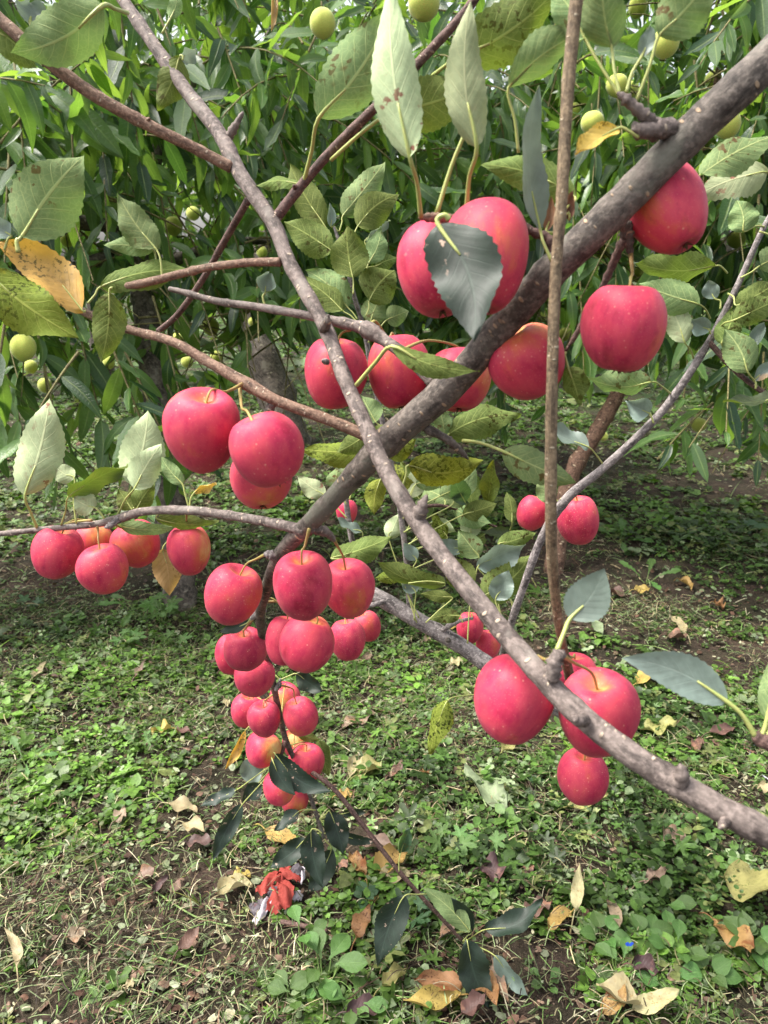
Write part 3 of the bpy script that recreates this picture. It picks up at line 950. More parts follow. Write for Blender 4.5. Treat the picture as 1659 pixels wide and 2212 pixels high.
# the next rows, in full sun
for i, (bx, by, s, n, lab) in enumerate(((-2.2, 6.0, 1.0, 80, 'far peach tree in bright light seen through the upper left leaves'),
                                      (1.1, 6.4, 1.05, 85, 'far peach tree in bright light behind the crossing branches'),
                                      (3.6, 5.6, 1.0, 75, 'far peach tree in bright light behind the thick top branch'),
                                      (-.6, 9.0, 1.3, 60, 'tallest and farthest peach tree, behind the middle of the row'),
                                      (4.2, 10., 1.3, 50, 'farthest peach tree toward the upper corner above the thick branch'),
                                      (-5.2, 9.5, 1.3, 50, 'farthest peach tree toward the corner with the spotted leaf'))):
    b = Vector((bx, by, 0))
    tk = [(b - Vector((0, 0, .1)), .09 * s), (b + Vector((.05, 0, .5 * s)), .075 * s), (b + Vector((-.05, .1, 1.1 * s)), .06 * s), (b + Vector((0, 0, 1.9 * s)), .04 * s)]
    lm = [[(tk[2][0], .045), (b + Vector((dx * .5, dy * .5, 1.6 * s)), .03), (b + Vector((dx, dy, 2.1 * s)), .015)] for dx, dy in ((.9, .2), (-.9, .1), (.2, -.8), (-.2, .8))]
    lo = [((bx - .7 * s, by - .3, 1.6 * s), (.8 * s, .7 * s, .65 * s), n), ((bx + .7 * s, by - .2, 1.6 * s), (.8 * s, .7 * s, .65 * s), n), ((bx, by, 2.4 * s), (1.0 * s, .9 * s, .7 * s), n), ((bx, by - .5, 1.15 * s), (.9 * s, .6 * s, .4 * s), n // 2)]
    peach_tree(b, tk, lm, lo, lab, 40 + i, n_obj=0, leaf_len=.15 * s, step=.034 * s)

# ------------------------------------------------------------------ the apple tree in front
tree_base = Vector((1.15, .8, 0.0))
apple_tree = empty('apple_tree', tree_base)
tag(apple_tree, 'apple tree whose brown crossing branches fill the picture, hung with small red apples', 'tree')
BR = {}
BPATH = []
back_base = G(1312, 1592)
back_tree = empty('apple_tree', back_base)
tag(back_tree, 'second apple tree behind, with a grey speckled branch and a slim upright shoot', 'tree')
TREE2 = {'back', 'back_fork', 'back_shoot', 'back_stub', 'right', 'right_fork', 'upright'}
def branch(key, pts, mat, name='branch', sides=12, knob=.10, parent=None, n=7, rough=.05):
    path = catmull([(P(x, y, z), r) for x, y, z, r in pts], n)
    return branch_w(key, path, mat, name, sides, knob, parent, rough)
def branch_w(key, path, mat, name='branch', sides=12, knob=.10, parent=None, rough=.05):
    path = [(p_, r_ * .95) for p_, r_ in path]
    V, F, U = tube(path, sides, knob, hash(key) % 1000 if not isinstance(key, str) else sum(map(ord, key)), rough=rough)
    o = path[len(path) // 2][0].copy()
    ob = add(name, mesh_from(name, shift(V, o), F, U, mats=[mat]), parent or (back_tree if key in TREE2 else apple_tree), Matrix.Translation(o))
    BR[key] = ob
    BPATH.extend((p[0], p[1]) for p in path)
    return ob

tb = tree_base
branch_w('trunk', catmull([(tb - Vector((0, 0, .08)), .06), (tb + Vector((0, 0, .3)), .05), (tb + Vector((-.02, .02, .7)), .045), (tb + Vector((.02, .05, 1.2)), .038), (tb + Vector((.0, .05, 1.7)), .02)], 8), M_BARKD, 'trunk', 16, .08)
branch_w('main', catmull([(tb + Vector((.0, .03, 1.45)), .02)] + [(P(x, y, z), r) for x, y, z, r in (
    (2700, -620, .70, .016), (2200, -330, .47, .0125), (1900, -90, .40, .0112), (1659, 132, .385, .0102), (1480, 300, .40, .0097), (1300, 482, .42, .0098), (1180, 598, .44, .0098), (1070, 722, .47, .0097), (975, 832, .495, .0102), (835, 955, .525, .0106),
    (745, 1050, .555, .0082), (668, 1132, .58, .0074), (608, 1195, .62, .0064), (575, 1275, .68, .0054), (563, 1345, .76, .0047), (588, 1465, .93, .0044), (603, 1540, 1.02, .0042), (620, 1605, 1.05, .004), (655, 1680, 1.07, .0032), (682, 1755, 1.07, .003), (700, 1812, 1.06, .0026))], 7), M_BARKD, sides=16, knob=.07)
branch_w('front', catmull([(tb + Vector((-.01, .0, .42)), .018)] + [(P(x, y, z), r) for x, y, z, r in (
    (2700, 2060, .62, .013), (2300, 2060, .44, .0095), (1950, 1945, .365, .0076), (1659, 1802, .345, .0066), (1400, 1655, .365, .0064), (1240, 1532, .385, .0062), (1130, 1415, .405, .0060), (1040, 1308, .42, .0057), (930, 1168, .445, .0056), (843, 1035, .465, .0054),
    (790, 920, .485, .0053), (742, 812, .50, .0051), (700, 702, .52, .0052), (625, 568, .54, .0054), (590, 482, .55, .0057), (520, 378, .565, .0060), (474, 288, .58, .0060), (400, 193, .60, .0056), (300, 50, .62, .0053), (225, -60, .64, .0048))], 7), M_BARK, sides=14, knob=.08)
branch('upper_left', [(500, 362, .566, .0046), (420, 320, .56, .0043), (310, 265, .55, .0046), (200, 203, .54, .0048), (90, 122, .53, .0046), (0, 42, .525, .0045), (-110, -50, .52, .004)], M_TWIG)
branch('rising', [(594, 474, .552, .0042), (650, 402, .545, .0036), (720, 322, .535, .0035), (830, 213, .52, .0034), (930, 108, .51, .0032), (1008, 22, .50, .0030), (1050, -40, .495, .0027)], M_TWIGD)
branch('short_left', [(606, 566, .54, .0034), (540, 567, .545, .0030), (460, 576, .55, .0029), (400, 589, .555, .0030), (330, 607, .56, .0032), (262, 621, .565, .0034), (243, 622, .566, .0018)], M_TWIG, knob=.2)
branch('behind_left', [(536, 432, .575, .0030), (490, 512, .60, .0029), (440, 600, .63, .0028), (385, 678, .65, .0027), (341, 716, .66, .0025)], M_TWIGD)
branch('mid_left', [(938, 828, .505, .0046), (880, 771, .515, .0042), (830, 735, .525, .0044), (795, 713, .53, .0068), (768, 704, .535, .0042), (660, 681, .55, .0033), (550, 662, .57, .0031), (470, 651, .585, .0029), (400, 632, .60, .0026), (366, 624, .605, .002)], M_BARK, knob=.12)
branch('lower_left', [(805, 948, .53, .0046), (730, 915, .532, .0041), (600, 866, .535, .0040), (545, 836, .54, .0050), (450, 782, .55, .0037), (370, 737, .56, .0036), (250, 703, .58, .0032), (130, 650, .60, .0030), (60, 610, .61, .002)], M_TWIG, knob=.12)
branch('low_left', [(662, 1148, .58, .0052), (590, 1130, .60, .0041), (480, 1111, .64, .0040), (400, 1102, .66, .0041), (310, 1105, .68, .0040), (245, 1124, .70, .0046), (200, 1133, .71, .0032), (100, 1143, .72, .0028), (0, 1153, .73, .0027), (-80, 1160, .74, .002)], M_BARK, knob=.14)
branch('upright', [(1252, -60, .375, .0034), (1240, 50, .378, .0034), (1226, 200, .382, .0033), (1214, 420, .386, .0031), (1200, 600, .392, .0030), (1192, 850, .398, .0032), (1190, 1100, .41, .0033), (1196, 1250, .43, .0031), (1213, 1382, .455, .0029), (1232, 1470, .48, .0034), (1240, 1540, .50, .0038), (1262, 1590, .56, .0045), (1300, 1596, .80, .006), (1305, 1588, 1.05, .008)], M_SHOOT, knob=.05)
branch('right', [(1740, 360, .68, .0022), (1659, 475, .68, .0026), (1600, 602, .69, .0029), (1535, 733, .70, .0034), (1445, 870, .72, .0039), (1370, 950, .73, .0040), (1300, 1014, .745, .0042), (1222, 1080, .76, .0052), (1170, 1162, .78, .0043), (1130, 1270, .80, .0042), (1098, 1365, .84, .0045), (1085, 1430, .92, .006), (1075, 1452, .955, .007)], M_GREYB, knob=.09)
branch('right_fork', [(1533, 740, .70, .003), (1590, 802, .692, .0026), (1659, 855, .685, .0024), (1740, 905, .68, .002)], M_TWIGD)
branch_w('back', catmull([(P(x, y, z), r) for x, y, z, r in ((742, 1248, 1.0, .0075), (775, 1268, .985, .0100), (830, 1297, .975, .0108), (920, 1350, .965, .0106), (1000, 1398, .96, .0106), (1060, 1440, .955, .0106), (1160, 1500, .95, .0106), (1240, 1550, .955, .0112), (1290, 1582, 1.02, .0125), (1308, 1590, 1.15, .0155), (1312, 1590, 1.35, .018))] + [(back_base + Vector((0, -.03, .04)), .021), (back_base - Vector((0, 0, .05)), .026)], 7), M_GREYB, sides=14, knob=.07)
branch('back_shoot', [(886, 1325, .97, .0048), (880, 1230, .96, .0040), (868, 1130, .945, .0036), (855, 1050, .93, .0033), (830, 930, .90, .0031), (805, 810, .88, .0030), (787, 715, .865, .0030), (765, 640, .855, .0028), (750, 580, .85, .0026), (722, 490, .845, .0018)], M_GREYB)
branch('back_stub', [(772, 1275, .98, .0055), (773, 1228, .975, .0042), (757, 1150, .965, .0040), (748, 1085, .955, .0038), (744, 1042, .95, .0024)], M_GREYB)
branch('back_fork', [(866, 1118, .948, .0028), (935, 1092, .955, .0024), (1010, 1108, .965, .0021), (1090, 1148, .975, .0018), (1150, 1165, .98, .0012)], M_TWIGD)
branch('tip_twig', [(660, 1660, 1.06, .0032), (720, 1703, 1.03, .0034), (790, 1790, 1.02, .0033), (860, 1880, 1.02, .0032), (930, 1958, 1.025, .0029), (1000, 2033, 1.03, .0022)], M_TWIGD)
branch('edge_twig', [(1800, 1640, .37, .004), (1700, 1620, .38, .0036), (1648, 1600, .385, .0042), (1632, 1588, .385, .0026)], M_TWIGD)

# short spurs: children of the branch that carries them
def spur(bk, pts, mat=M_BARK, knob=.3, sides=10):
    q = list(pts); x, y, z, r = q[-1]; q[-1] = (x, y, z, r * .5); q = [(a, b_, c_, d_ * .78) for a, b_, c_, d_ in q]
    branch(('spur', bk, pts[0]), q, mat, 'spur', sides, knob, BR[bk], 6, .12)
for bk, pts, m in (
    ('front', [(492, 300, .578, .0045), (508, 272, .572, .0036), (525, 242, .57, .0026)], M_BARK),
    ('front', [(698, 712, .515, .0046), (706, 695, .505, .0036), (709, 680, .502, .0022)], M_BARKD),
    ('front', [(905, 1118, .45, .0050), (912, 1092, .445, .0042), (922, 1070, .445, .0022)], M_BARK),
    ('front', [(706, 782, .505, .0030), (696, 779, .495, .0018)], M_GREYB),
    ('front', [(1195, 1470, .388, .0042), (1198, 1430, .386, .0048), (1208, 1415, .386, .0046), (1220, 1417, .387, .0036)], M_BARK),
    ('front', [(1262, 1555, .376, .0042), (1248, 1556, .366, .0034), (1236, 1548, .364, .002)], M_BARK),
    ('front', [(1470, 1695, .355, .0044), (1472, 1668, .35, .0042), (1470, 1650, .35, .002)], M_BARK),
    ('front', [(1575, 1765, .347, .0040), (1560, 1782, .34, .0022), (1553, 1790, .338, .001)], M_BARK),
    ('main', [(1455, 278, .398, .0058), (1415, 280, .392, .0056), (1378, 282, .39, .0050), (1370, 288, .39, .0034)], M_BARK),
    ('main', [(1425, 275, .392, .0040), (1390, 248, .388, .0036), (1352, 215, .385, .0032), (1334, 200, .384, .002)], M_BARK),
    ('main', [(1350, 478, .43, .0052), (1355, 510, .435, .0048), (1362, 548, .44, .0036)], M_BARKD),
    ('main', [(1348, 515, .435, .0034), (1322, 575, .445, .0027), (1292, 640, .455, .0025), (1255, 705, .465, .0022), (1222, 758, .47, .0018)], M_TWIGD),
    ('main', [(912, 922, .515, .0036), (960, 945, .52, .0032), (985, 965, .525, .0034), (1012, 992, .53, .0018)], M_BARKD),
    ('main', [(1010, 470, .43, .0024), (970, 472, .425, .0030), (935, 470, .42, .0032), (905, 470, .415, .0022)], M_TWIG),
    ('main', [(1195, 575, .435, .0036), (1188, 520, .43, .0034), (1150, 500, .43, .003), (1060, 462, .425, .0028), (1010, 468, .43, .0024)], M_TWIGD),
    ('main', [(668, 1140, .575, .0046), (705, 1150, .59, .0040), (722, 1168, .60, .0034)], M_BARK),
    ('main', [(600, 1205, .62, .0044), (582, 1198, .618, .0050), (570, 1197, .617, .0036)], M_GREYB),
    ('main', [(572, 1318, .74, .0040), (552, 1328, .745, .0050), (542, 1338, .75, .0034)], M_GREYB),
    ('main', [(596, 1490, .95, .0034), (603, 1478, .94, .0042), (606, 1466, .935, .002)], M_GREYB),
    ('main', [(617, 1600, 1.04, .0032), (606, 1632, 1.035, .0030), (592, 1646, 1.03, .0024)], M_TWIGD),
    ('low_left', [(262, 1118, .695, .0040), (238, 1135, .69, .0034), (225, 1140, .688, .002)], M_GREYB),
    ('lower_left', [(590, 868, .538, .0036), (584, 880, .54, .0042), (580, 890, .542, .002)], M_BARK),
    ('right', [(1160, 1192, .785, .0022), (1150, 1190, .785, .0016)], M_GREYB),
    ('back', [(830, 1300, .965, .0042), (800, 1308, .955, .0036), (775, 1314, .95, .0030)], M_GREYB),
    ('back', [(955, 1362, .955, .0040), (985, 1344, .95, .0032), (1022, 1335, .96, .0026)], M_GREYB),
    ('back', [(968, 1382, .952, .0046), (966, 1384, .945, .0040)], M_BARKD),
    ('upper_left', [(318, 262, .55, .0028), (323, 255, .545, .0012)], M_TWIG),
    ('rising', [(640, 408, .545, .0030), (634, 400, .54, .0016)], M_TWIGD),
):
    spur(bk, pts, m)

# ---- leaves -----------------------------------------------------------
def leaf_blade(Bp, Tp, hw, nT, bend, fold, wave, rows=29, bow=0.0, seed=0, ragged=0.0, wide=.42):
    r = random.Random(seed)
    L = (Tp - Bp).length
    a = (Tp - Bp).normalized()
    nT = (nT - a * nT.dot(a)).normalized()
    w = a.cross(nT)
    cols = (-1, -.66, -.3, 0, .3, .66, 1)
    V, UV, F = [], [], []
    k1, k2 = r.uniform(4, 7), r.uniform(0, 6)
    for i in range(rows):
        t = i / (rows - 1)
        # ovate outline with a drawn out point
        e1, e2 = wide * 1.75, 1.12
        pr = (t ** e1) * ((1 - t) ** e2) / ((e1 / (e1 + e2)) ** e1 * (e2 / (e1 + e2)) ** e2)
        if 0 < t < 1: pr = pr ** .93
        mid = Bp + a * (L * t) + nT * (L * bend * (t * t - .15 * t)) + w * (L * bow * 4 * t * (1 - t))
        for u in cols:
            ww = hw * pr
            if abs(u) == 1: ww *= 1 + (.05 if i % 2 else -.02) * (0 < t < .97) + ragged * (r.random() - .5)
            f = fold * (1 + .3 * math.sin(t * 3 + k2))
            au = abs(u)
            off = w * (u * ww * math.cos(f * au)) + nT * (au * ww * math.sin(f * au) + hw * wave * au * au * math.sin(t * k1 * 2 + k2 + (u > 0) * 2.1))
            V.append(mid + off)
            UV.append((u * .5 + .5, t))
    nc = len(cols)
    for i in range(rows - 1):
        for j in range(nc - 1):
            F.append((i * nc + j, i * nc + j + 1, (i + 1) * nc + j + 1, (i + 1) * nc + j))
    return V, F, UV

_ln = 0
def leaf(parent, S, B, T, hw, side, z, mat, dz=0.0, roll=0.0, bend=.20, fold=.40, wave=.24, bow=None, zs=None, pr=.0009, label=None, ragged=0.0):
    global _ln
    _ln += 1
    r = random.Random(_ln * 13)
    Bp = P(B[0], B[1], z); Tp = P(T[0], T[1], z + dz)
    mid = (Bp + Tp) * .5
    view = (CAM - mid).normalized()
    a = (Tp - Bp).normalized()
    n = (view - a * view.dot(a)).normalized()
    if side == 'U': n = -n
    n = Quaternion(a, math.radians(roll + r.uniform(-8, 8))) @ n
    zm = z + dz * .5
    pr *= .85
    if bow is None: bow = r.uniform(-.08, .08)
    V, F, UV = leaf_blade(Bp, Tp, hw * zm / FPX, n, bend * r.uniform(.7, 1.3), fold, wave, bow=bow, seed=_ln, ragged=ragged)
    fm = [0] * len(F)
    # petiole
    if S is not None:
        Sp = P(S[0], S[1], zs if zs else z)
        c = (Sp + Bp) * .5 + Vector((r.uniform(-.002, .002), 0, r.uniform(.0, .003)))
        tip_in = Bp + (V[7 * 9 + 3] - Bp) * .95
        path = catmull([(Sp, pr * 1.25), (c, pr), (Bp, pr), (tip_in, pr * .45)], 4)
        v, f, u = tube(path, 6)
        k = len(V)
        V = V + v; F = F + [tuple(i + k for i in q) for q in f]; UV = UV + [(.5, .3)] * len(v)
        fm += [1] * len(f)
    o = Bp.copy()
    me = mesh_from('leaf', shift(V, o), F, UV, mats=[mat, M_PET], fm=fm)
    ob = add('leaf', me, BR[parent], Matrix.Translation(o))
    if label: ob['label'] = label
    return ob

LV = [
 # over the centre, hanging in front
 ('main', (909, 469), (886, 342), (836, -75), 56, 'U', .385, M_LEAFP, dict(dz=-.02, zs=.415, bow=.04, pr=.0013)),
 ('main', (1008, 455), (1030, 318), (1020, -15), 50, 'U', .39, M_LEAFP, dict(dz=-.02, zs=.42, bow=.07, pr=.0013)),
 ('main', (944, 460), (1010, 270), (1000, 110), 34, 'U', .415, M_LEAF, dict(zs=.425, pr=.0013)),
 ('rising', (655, 398), (688, 256), (858, 12), 72, 'U', .50, M_LEAF, dict(dz=-.03, zs=.545, bow=-.05, pr=.0015)),
 ('rising', (715, 346), (845, 242), (1040, 180), 58, 'U', .50, M_LEAFO, dict(dz=-.01, zs=.535, pr=.0014)),
 ('rising', (935, 163), (985, 125), (1210, -25), 66, 'U', .47, M_LEAFO, dict(dz=-.03, zs=.51, pr=.0014)),
 ('main', (1120, 330), (1098, 190), (1292, 70), 46, 'U', .42, M_LEAF, dict(dz=-.02, zs=.43, roll=28, bow=.1)),
 ('main', (1339, 204), (1322, 104), (1306, -60), 54, 'U', .39, M_LEAF, dict(dz=-.02, zs=.385)),
 ('main', (1350, 226), (1264, 84), (1180, -40), 44, 'U', .395, M_LEAF, dict(zs=.39)),
 ('main', (1373, 222), (1423, 78), (1545, -60), 58, 'U', .38, M_LEAF, dict(dz=-.02, zs=.388)),
 ('main', (1353, 200), (1386, 122), (1402, 60), 20, 'T', .385, M_LEAFG, dict(fold=.6)),
 ('main', (1381, 297), (1338, 276), (1243, 356), 30, 'T', .39, M_LEAFY, dict(roll=35, fold=.7, bow=.1)),
 ('main', (1480, 420), (1512, 379), (1700, 262), 42, 'U', .50, M_LEAF, dict(zs=.45, roll=-20)),
 ('right', (1680, 440), (1658, 372), (1515, 408), 44, 'U', .62, M_LEAFP, dict(zs=.68, roll=25, ragged=.1)),
 ('right', (1652, 490), (1607, 500), (1590, 428), 36, 'U', .66, M_LEAF, dict(zs=.68)),
 ('main', (1192, 565), (1168, 500), (1129, 206), 34, 'T', .405, M_LEAFG, dict(dz=-.015, roll=40, fold=.5, bow=-.05)),
 ('main', (1205, 470), (1242, 424), (1036, 352), 42, 'U', .46, M_LEAFO, dict(zs=.44, roll=10)),
 ('main', (1200, 520), (1180, 500), (1190, 430), 16, 'T', .43, M_LEAFB, dict(fold=.9, wave=.3)),
 ('main', (1215, 470), (1230, 475), (1238, 415), 16, 'T', .45, M_LEAFB, dict(fold=.8, wave=.3)),
 ('right', (1571, 590), (1545, 574), (1374, 582), 38, 'U', .68, M_LEAFO, dict(zs=.69, roll=-30)),
 ('right', (1534, 688), (1509, 657), (1384, 612), 40, 'U', .68, M_LEAF, dict(zs=.70, roll=12)),
 ('right', (1498, 774), (1480, 741), (1436, 640), 32, 'U', .69, M_LEAFP, dict(zs=.71)),
 ('right', (1451, 852), (1409, 825), (1272, 830), 34, 'U', .68, M_LEAF, dict(zs=.72, roll=-35, bow=.1)),
 ('main', (1222, 762), (1227, 792), (1250, 876), 32, 'U', .47, M_LEAFO, dict(roll=20)),
 ('right', (1562, 778), (1559, 741), (1584, 660), 30, 'U', .68, M_LEAFO, dict(zs=.695)),
 ('right', (1573, 634), (1590, 660), (1695, 596), 32, 'U', .67, M_LEAFO, dict(zs=.69)),
 ('right', (1545, 720), (1585, 692), (1705, 640), 30, 'U', .66, M_LEAFO, dict(zs=.70)),
 ('right_fork', (1637, 844), (1616, 805), (1566, 710), 40, 'U', .67, M_LEAF, dict(zs=.69)),
 ('right', (1535, 722), (1533, 712), (1492, 688), 26, 'T', .69, M_LEAFG, dict(fold=.7)),
 ('right', (1556, 668), (1545, 646), (1530, 606), 22, 'T', .68, M_LEAFG, dict(fold=.6)),
 ('right_fork', (1615, 770), (1622, 752), (1650, 702), 22, 'T', .68, M_LEAFG, dict(fold=.7)),
 ('right_fork', (1632, 840), (1628, 822), (1680, 790), 20, 'T', .68, M_LEAFG, dict(fold=.6)),
 ('right_fork', (1720, 880), (1690, 855), (1560, 880), 24, 'T', .66, M_LEAFO, dict(roll=55)),
 ('right', (1412, 914), (1403, 893), (1352, 868), 34, 'T', .72, M_LEAFG, dict(fold=1.0, bend=-.2)),
 ('right', (1305, 1006), (1272, 966), (1168, 942), 32, 'T', .73, M_LEAFG, dict(zs=.745, roll=48, bow=.08)),
 ('main', (1000, 952), (1085, 974), (1246, 1040), 42, 'U', .50, M_LEAF, dict(zs=.525, dz=-.01, roll=-15, pr=.0013)),
 ('right', (1205, 1082), (1192, 1086), (1166, 1028), 26, 'U', .74, M_LEAF, dict()),
 ('right', (1600, 600), (1640, 575), (1720, 540), 30, 'U', .67, M_LEAF, dict()),
 ('right', (1640, 500), (1690, 520), (1760, 600), 30, 'T', .66, M_LEAFG, dict()),
 # cluster on the upright shoot behind
 ('rising', (650, 402), (648, 398), (545, 388), 20, 'U', .55, M_LEAFO, dict(roll=35, bend=.2)),
 ('back_shoot', (724, 545), (701, 487), (620, 345), 36, 'U', .84, M_LEAFO, dict()),
 ('back_shoot', (733, 500), (741, 465), (835, 337), 38, 'U', .83, M_LEAF, dict()),
 ('back_shoot', (745, 560), (772, 490), (866, 412), 38, 'U', .82, M_LEAFO, dict(bow=.08)),
 ('back_shoot', (728, 585), (719, 544), (609, 473), 38, 'U', .83, M_LEAFO, dict()),
 ('back_shoot', (763, 635), (762, 600), (750, 488), 44, 'U', .80, M_LEAFO, dict(bend=-.05)),
 ('back_shoot', (790, 600), (796, 569), (827, 486), 26, 'U', .82, M_LEAF, dict()),
 ('back_shoot', (790, 683), (797, 650), (856, 580), 46, 'U', .81, M_LEAFO, dict()),
 ('back_shoot', (772, 690), (751, 664), (655, 582), 40, 'U', .83, M_LEAF, dict()),
 ('back_shoot', (775, 700), (741, 672), (644, 588), 32, 'U', .82, M_LEAFO, dict(roll=25)),
 ('back_shoot', (790, 720), (799, 698), (824, 636), 32, 'U', .84, M_LEAF, dict()),
 ('back_shoot', (795, 740), (834, 692), (884, 672), 24, 'U', .84, M_LEAF, dict()),
 ('back_shoot', (760, 590), (812, 575), (860, 556), 20, 'U', .83, M_LEAFO, dict()),
 ('back_shoot', (730, 500), (715, 490), (712, 440), 16, 'T', .845, M_LEAFG, dict(fold=.9)),
 ('back_shoot', (790, 560), (788, 520), (835, 470), 20, 'T', .84, M_LEAFG, dict(roll=50)),
 ('mid_left', (572, 660), (573, 632), (582, 586), 42, 'T', .575, M_LEAFG, dict(fold=.95, bend=-.25)),
 ('main', (970, 474), (945, 482), (1034, 750), 76, 'T', .372, M_LEAFD, dict(dz=-.012, bow=-.10, fold=.22, pr=.0015, wave=.14)),
 ('front', (770, 832), (846, 748), (1036, 788), 27, 'U', .445, M_LEAFO, dict(zs=.485, dz=-.01, roll=-18, bow=-.10, pr=.0014)),
 # centre, below the crossing
 ('back_shoot', (800, 990), (790, 984), (652, 966), 32, 'U', .70, M_LEAFYG, dict(roll=25)),
 ('back_shoot', (800, 935), (790, 940), (727, 976), 26, 'U', .69, M_LEAFO, dict()),
 ('back_shoot', (865, 1062), (882, 1005), (1048, 1006), 40, 'U', .62, M_LEAFYG, dict(bow=-.12, roll=25)),
 ('back_shoot', (820, 1010), (842, 990), (900, 950), 26, 'U', .66, M_LEAFYG, dict()),
 ('main', (985, 960), (969, 938), (1128, 890), 42, 'U', .60, M_LEAFO, dict(zs=.53, roll=-25, bow=.08)),
 ('main', (975, 960), (960, 938), (945, 880), 22, 'U', .60, M_LEAF, dict(zs=.53)),
 ('back_shoot', (835, 940), (812, 912), (780, 852), 30, 'U', .84, M_LEAF, dict()),
 ('back_shoot', (870, 960), (850, 930), (800, 925), 12, 'U', .80, M_LEAFO, dict()),
 ('back_stub', (755, 1080), (765, 1020), (705, 970), 26, 'U', .90, M_LEAFP, dict()),
 ('back_stub', (748, 1090), (728, 1058), (730, 1008), 24, 'U', .92, M_LEAF, dict()),
 ('back_stub', (750, 1120), (702, 1070), (642, 1026), 24, 'U', .90, M_LEAFP, dict()),
 ('back_shoot', (850, 1030), (823, 1034), (808, 1112), 26, 'U', .85, M_LEAFYG, dict(bend=-.1)),
 ('back_shoot', (868, 1100), (898, 1046), (975, 1030), 22, 'U', .88, M_LEAF, dict()),
 ('back_shoot', (870, 1120), (950, 1072), (1020, 1024), 22, 'U', .92, M_LEAF, dict()),
 ('back_shoot', (872, 1150), (972, 1094), (1008, 1058), 22, 'U', .94, M_LEAF, dict()),
 ('back_shoot', (875, 1180), (1000, 1112), (1075, 1086), 24, 'U', .94, M_LEAFO, dict()),
 ('back_shoot', (870, 1110), (885, 1075), (930, 990), 24, 'U', .92, M_LEAFP, dict()),
 ('back_shoot', (872, 1160), (900, 1110), (940, 1080), 24, 'U', .96, M_LEAF, dict()),
 ('back_shoot', (875, 1190), (930, 1130), (985, 1150), 20, 'U', .97, M_LEAFP, dict()),
 ('back_stub', (770, 1215), (783, 1150), (722, 1125), 16, 'T', .95, M_LEAFG, dict(roll=45)),
 ('back_stub', (771, 1222), (714, 1206), (846, 1154), 34, 'U', .90, M_LEAFO, dict(roll=-15)),
 ('back_shoot', (882, 1260), (962, 1260), (806, 1230), 32, 'U', .88, M_LEAFO, dict(roll=-35, bow=.1)),
 ('back', (1010, 1390), (1018, 1270), (965, 1204), 34, 'U', .90, M_LEAFO, dict()),
 ('back_shoot', (880, 1235), (1002, 1188), (936, 1170), 18, 'T', .95, M_LEAFG, dict()),
 ('back', (1020, 1290), (1035, 1204), (992, 1146), 28, 'U', .92, M_LEAF, dict()),
 ('right', (1115, 1310), (1032, 1225), (1128, 1168), 34, 'T', .86, M_LEAFG, dict(roll=30)),
 ('right', (1110, 1320), (1075, 1180), (1160, 1150), 24, 'U', .88, M_LEAFO, dict()),
 ('right', (1100, 1360), (1041, 1292), (1152, 1206), 42, 'U', .85, M_LEAFO, dict(roll=15)),
 ('right', (1095, 1370), (1070, 1296), (1100, 1232), 30, 'T', .83, M_LEAFG, dict()),
 ('right', (1090, 1380), (1077, 1296), (1150, 1226), 26, 'U', .88, M_LEAF, dict()),
 ('back', (900, 1345), (840, 1164), (862, 1110), 22, 'U', .95, M_LEAFP, dict()),
 ('back_shoot', (882, 1260), (900, 1210), (872, 1172), 16, 'T', .94, M_LEAFG, dict()),
 ('back', (895, 1340), (898, 1280), (876, 1238), 20, 'T', .95, M_LEAFG, dict()),
 ('back', (905, 1335), (862, 1252), (810, 1250), 16, 'U', .95, M_LEAFYG, dict()),
 ('back', (920, 1345), (978, 1292), (908, 1284), 14, 'U', .93, M_LEAFO, dict()),
 ('back', (1000, 1345), (994, 1331), (928, 1338), 18, 'U', .93, M_LEAFO, dict()),
 ('back_shoot', (880, 1200), (965, 1165), (940, 1108), 22, 'U', .96, M_LEAFYG, dict(roll=30)),
 ('back_shoot', (876, 1190), (1010, 1160), (1030, 1100), 24, 'U', .97, M_LEAFP, dict()),
 # lower right, front
 ('front', (1203, 1406), (1231, 1337), (1304, 1230), 46, 'T', .395, M_LEAFG, dict(zs=.388, wave=.05, fold=.12, pr=.0013)),
 ('edge_twig', (1632, 1592), (1572, 1517), (1340, 1416), 44, 'T', .385, M_LEAFG, dict(dz=.01, wave=.05, fold=.15, pr=.0014, bow=.08)),
 ('edge_twig', (1640, 1600), (1656, 1558), (1668, 1410), 28, 'U', .385, M_LEAF, dict(pr=.0014)),
 ('edge_twig', (1650, 1600), (1700, 1540), (1780, 1420), 36, 'T', .385, M_LEAFG, dict(pr=.0014)),
 ('back', (1032, 1500), (968, 1512), (917, 1630), 28, 'U', .80, M_LEAFYG, dict(roll=30, zs=.9)),
 # the hanging tip
 ('main', (592, 1632), (594, 1628), (713, 1704), 27, 'T', .985, M_LEAFD, dict(bow=.13, zs=1.03)),
 ('main', (590, 1640), (588, 1640), (636, 1714), 20, 'T', .97, M_LEAFD, dict(zs=1.03)),
 ('main', (690, 1770), (712, 1752), (740, 1842), 27, 'T', 1.03, M_LEAFD, dict()),
 ('main', (695, 1800), (672, 1793), (694, 1906), 28, 'T', 1.0, M_LEAFD, dict()),
 ('main', (690, 1800), (660, 1812), (588, 1872), 24, 'T', 1.01, M_LEAFD, dict()),
 ('main', (700, 1812), (716, 1833), (666, 1924), 27, 'T', 1.04, M_LEAFD, dict()),
 ('main', (700, 1800), (742, 1806), (810, 1812), 13, 'T', 1.06, M_LEAFD, dict(roll=30)),
 ('main', (690, 1770), (740, 1758), (792, 1750), 11, 'T', 1.06, M_LEAFD, dict(roll=30)),
 ('main', (682, 1750), (647, 1752), (602, 1798), 18, 'T', 1.05, M_LEAFD, dict(roll=40)),
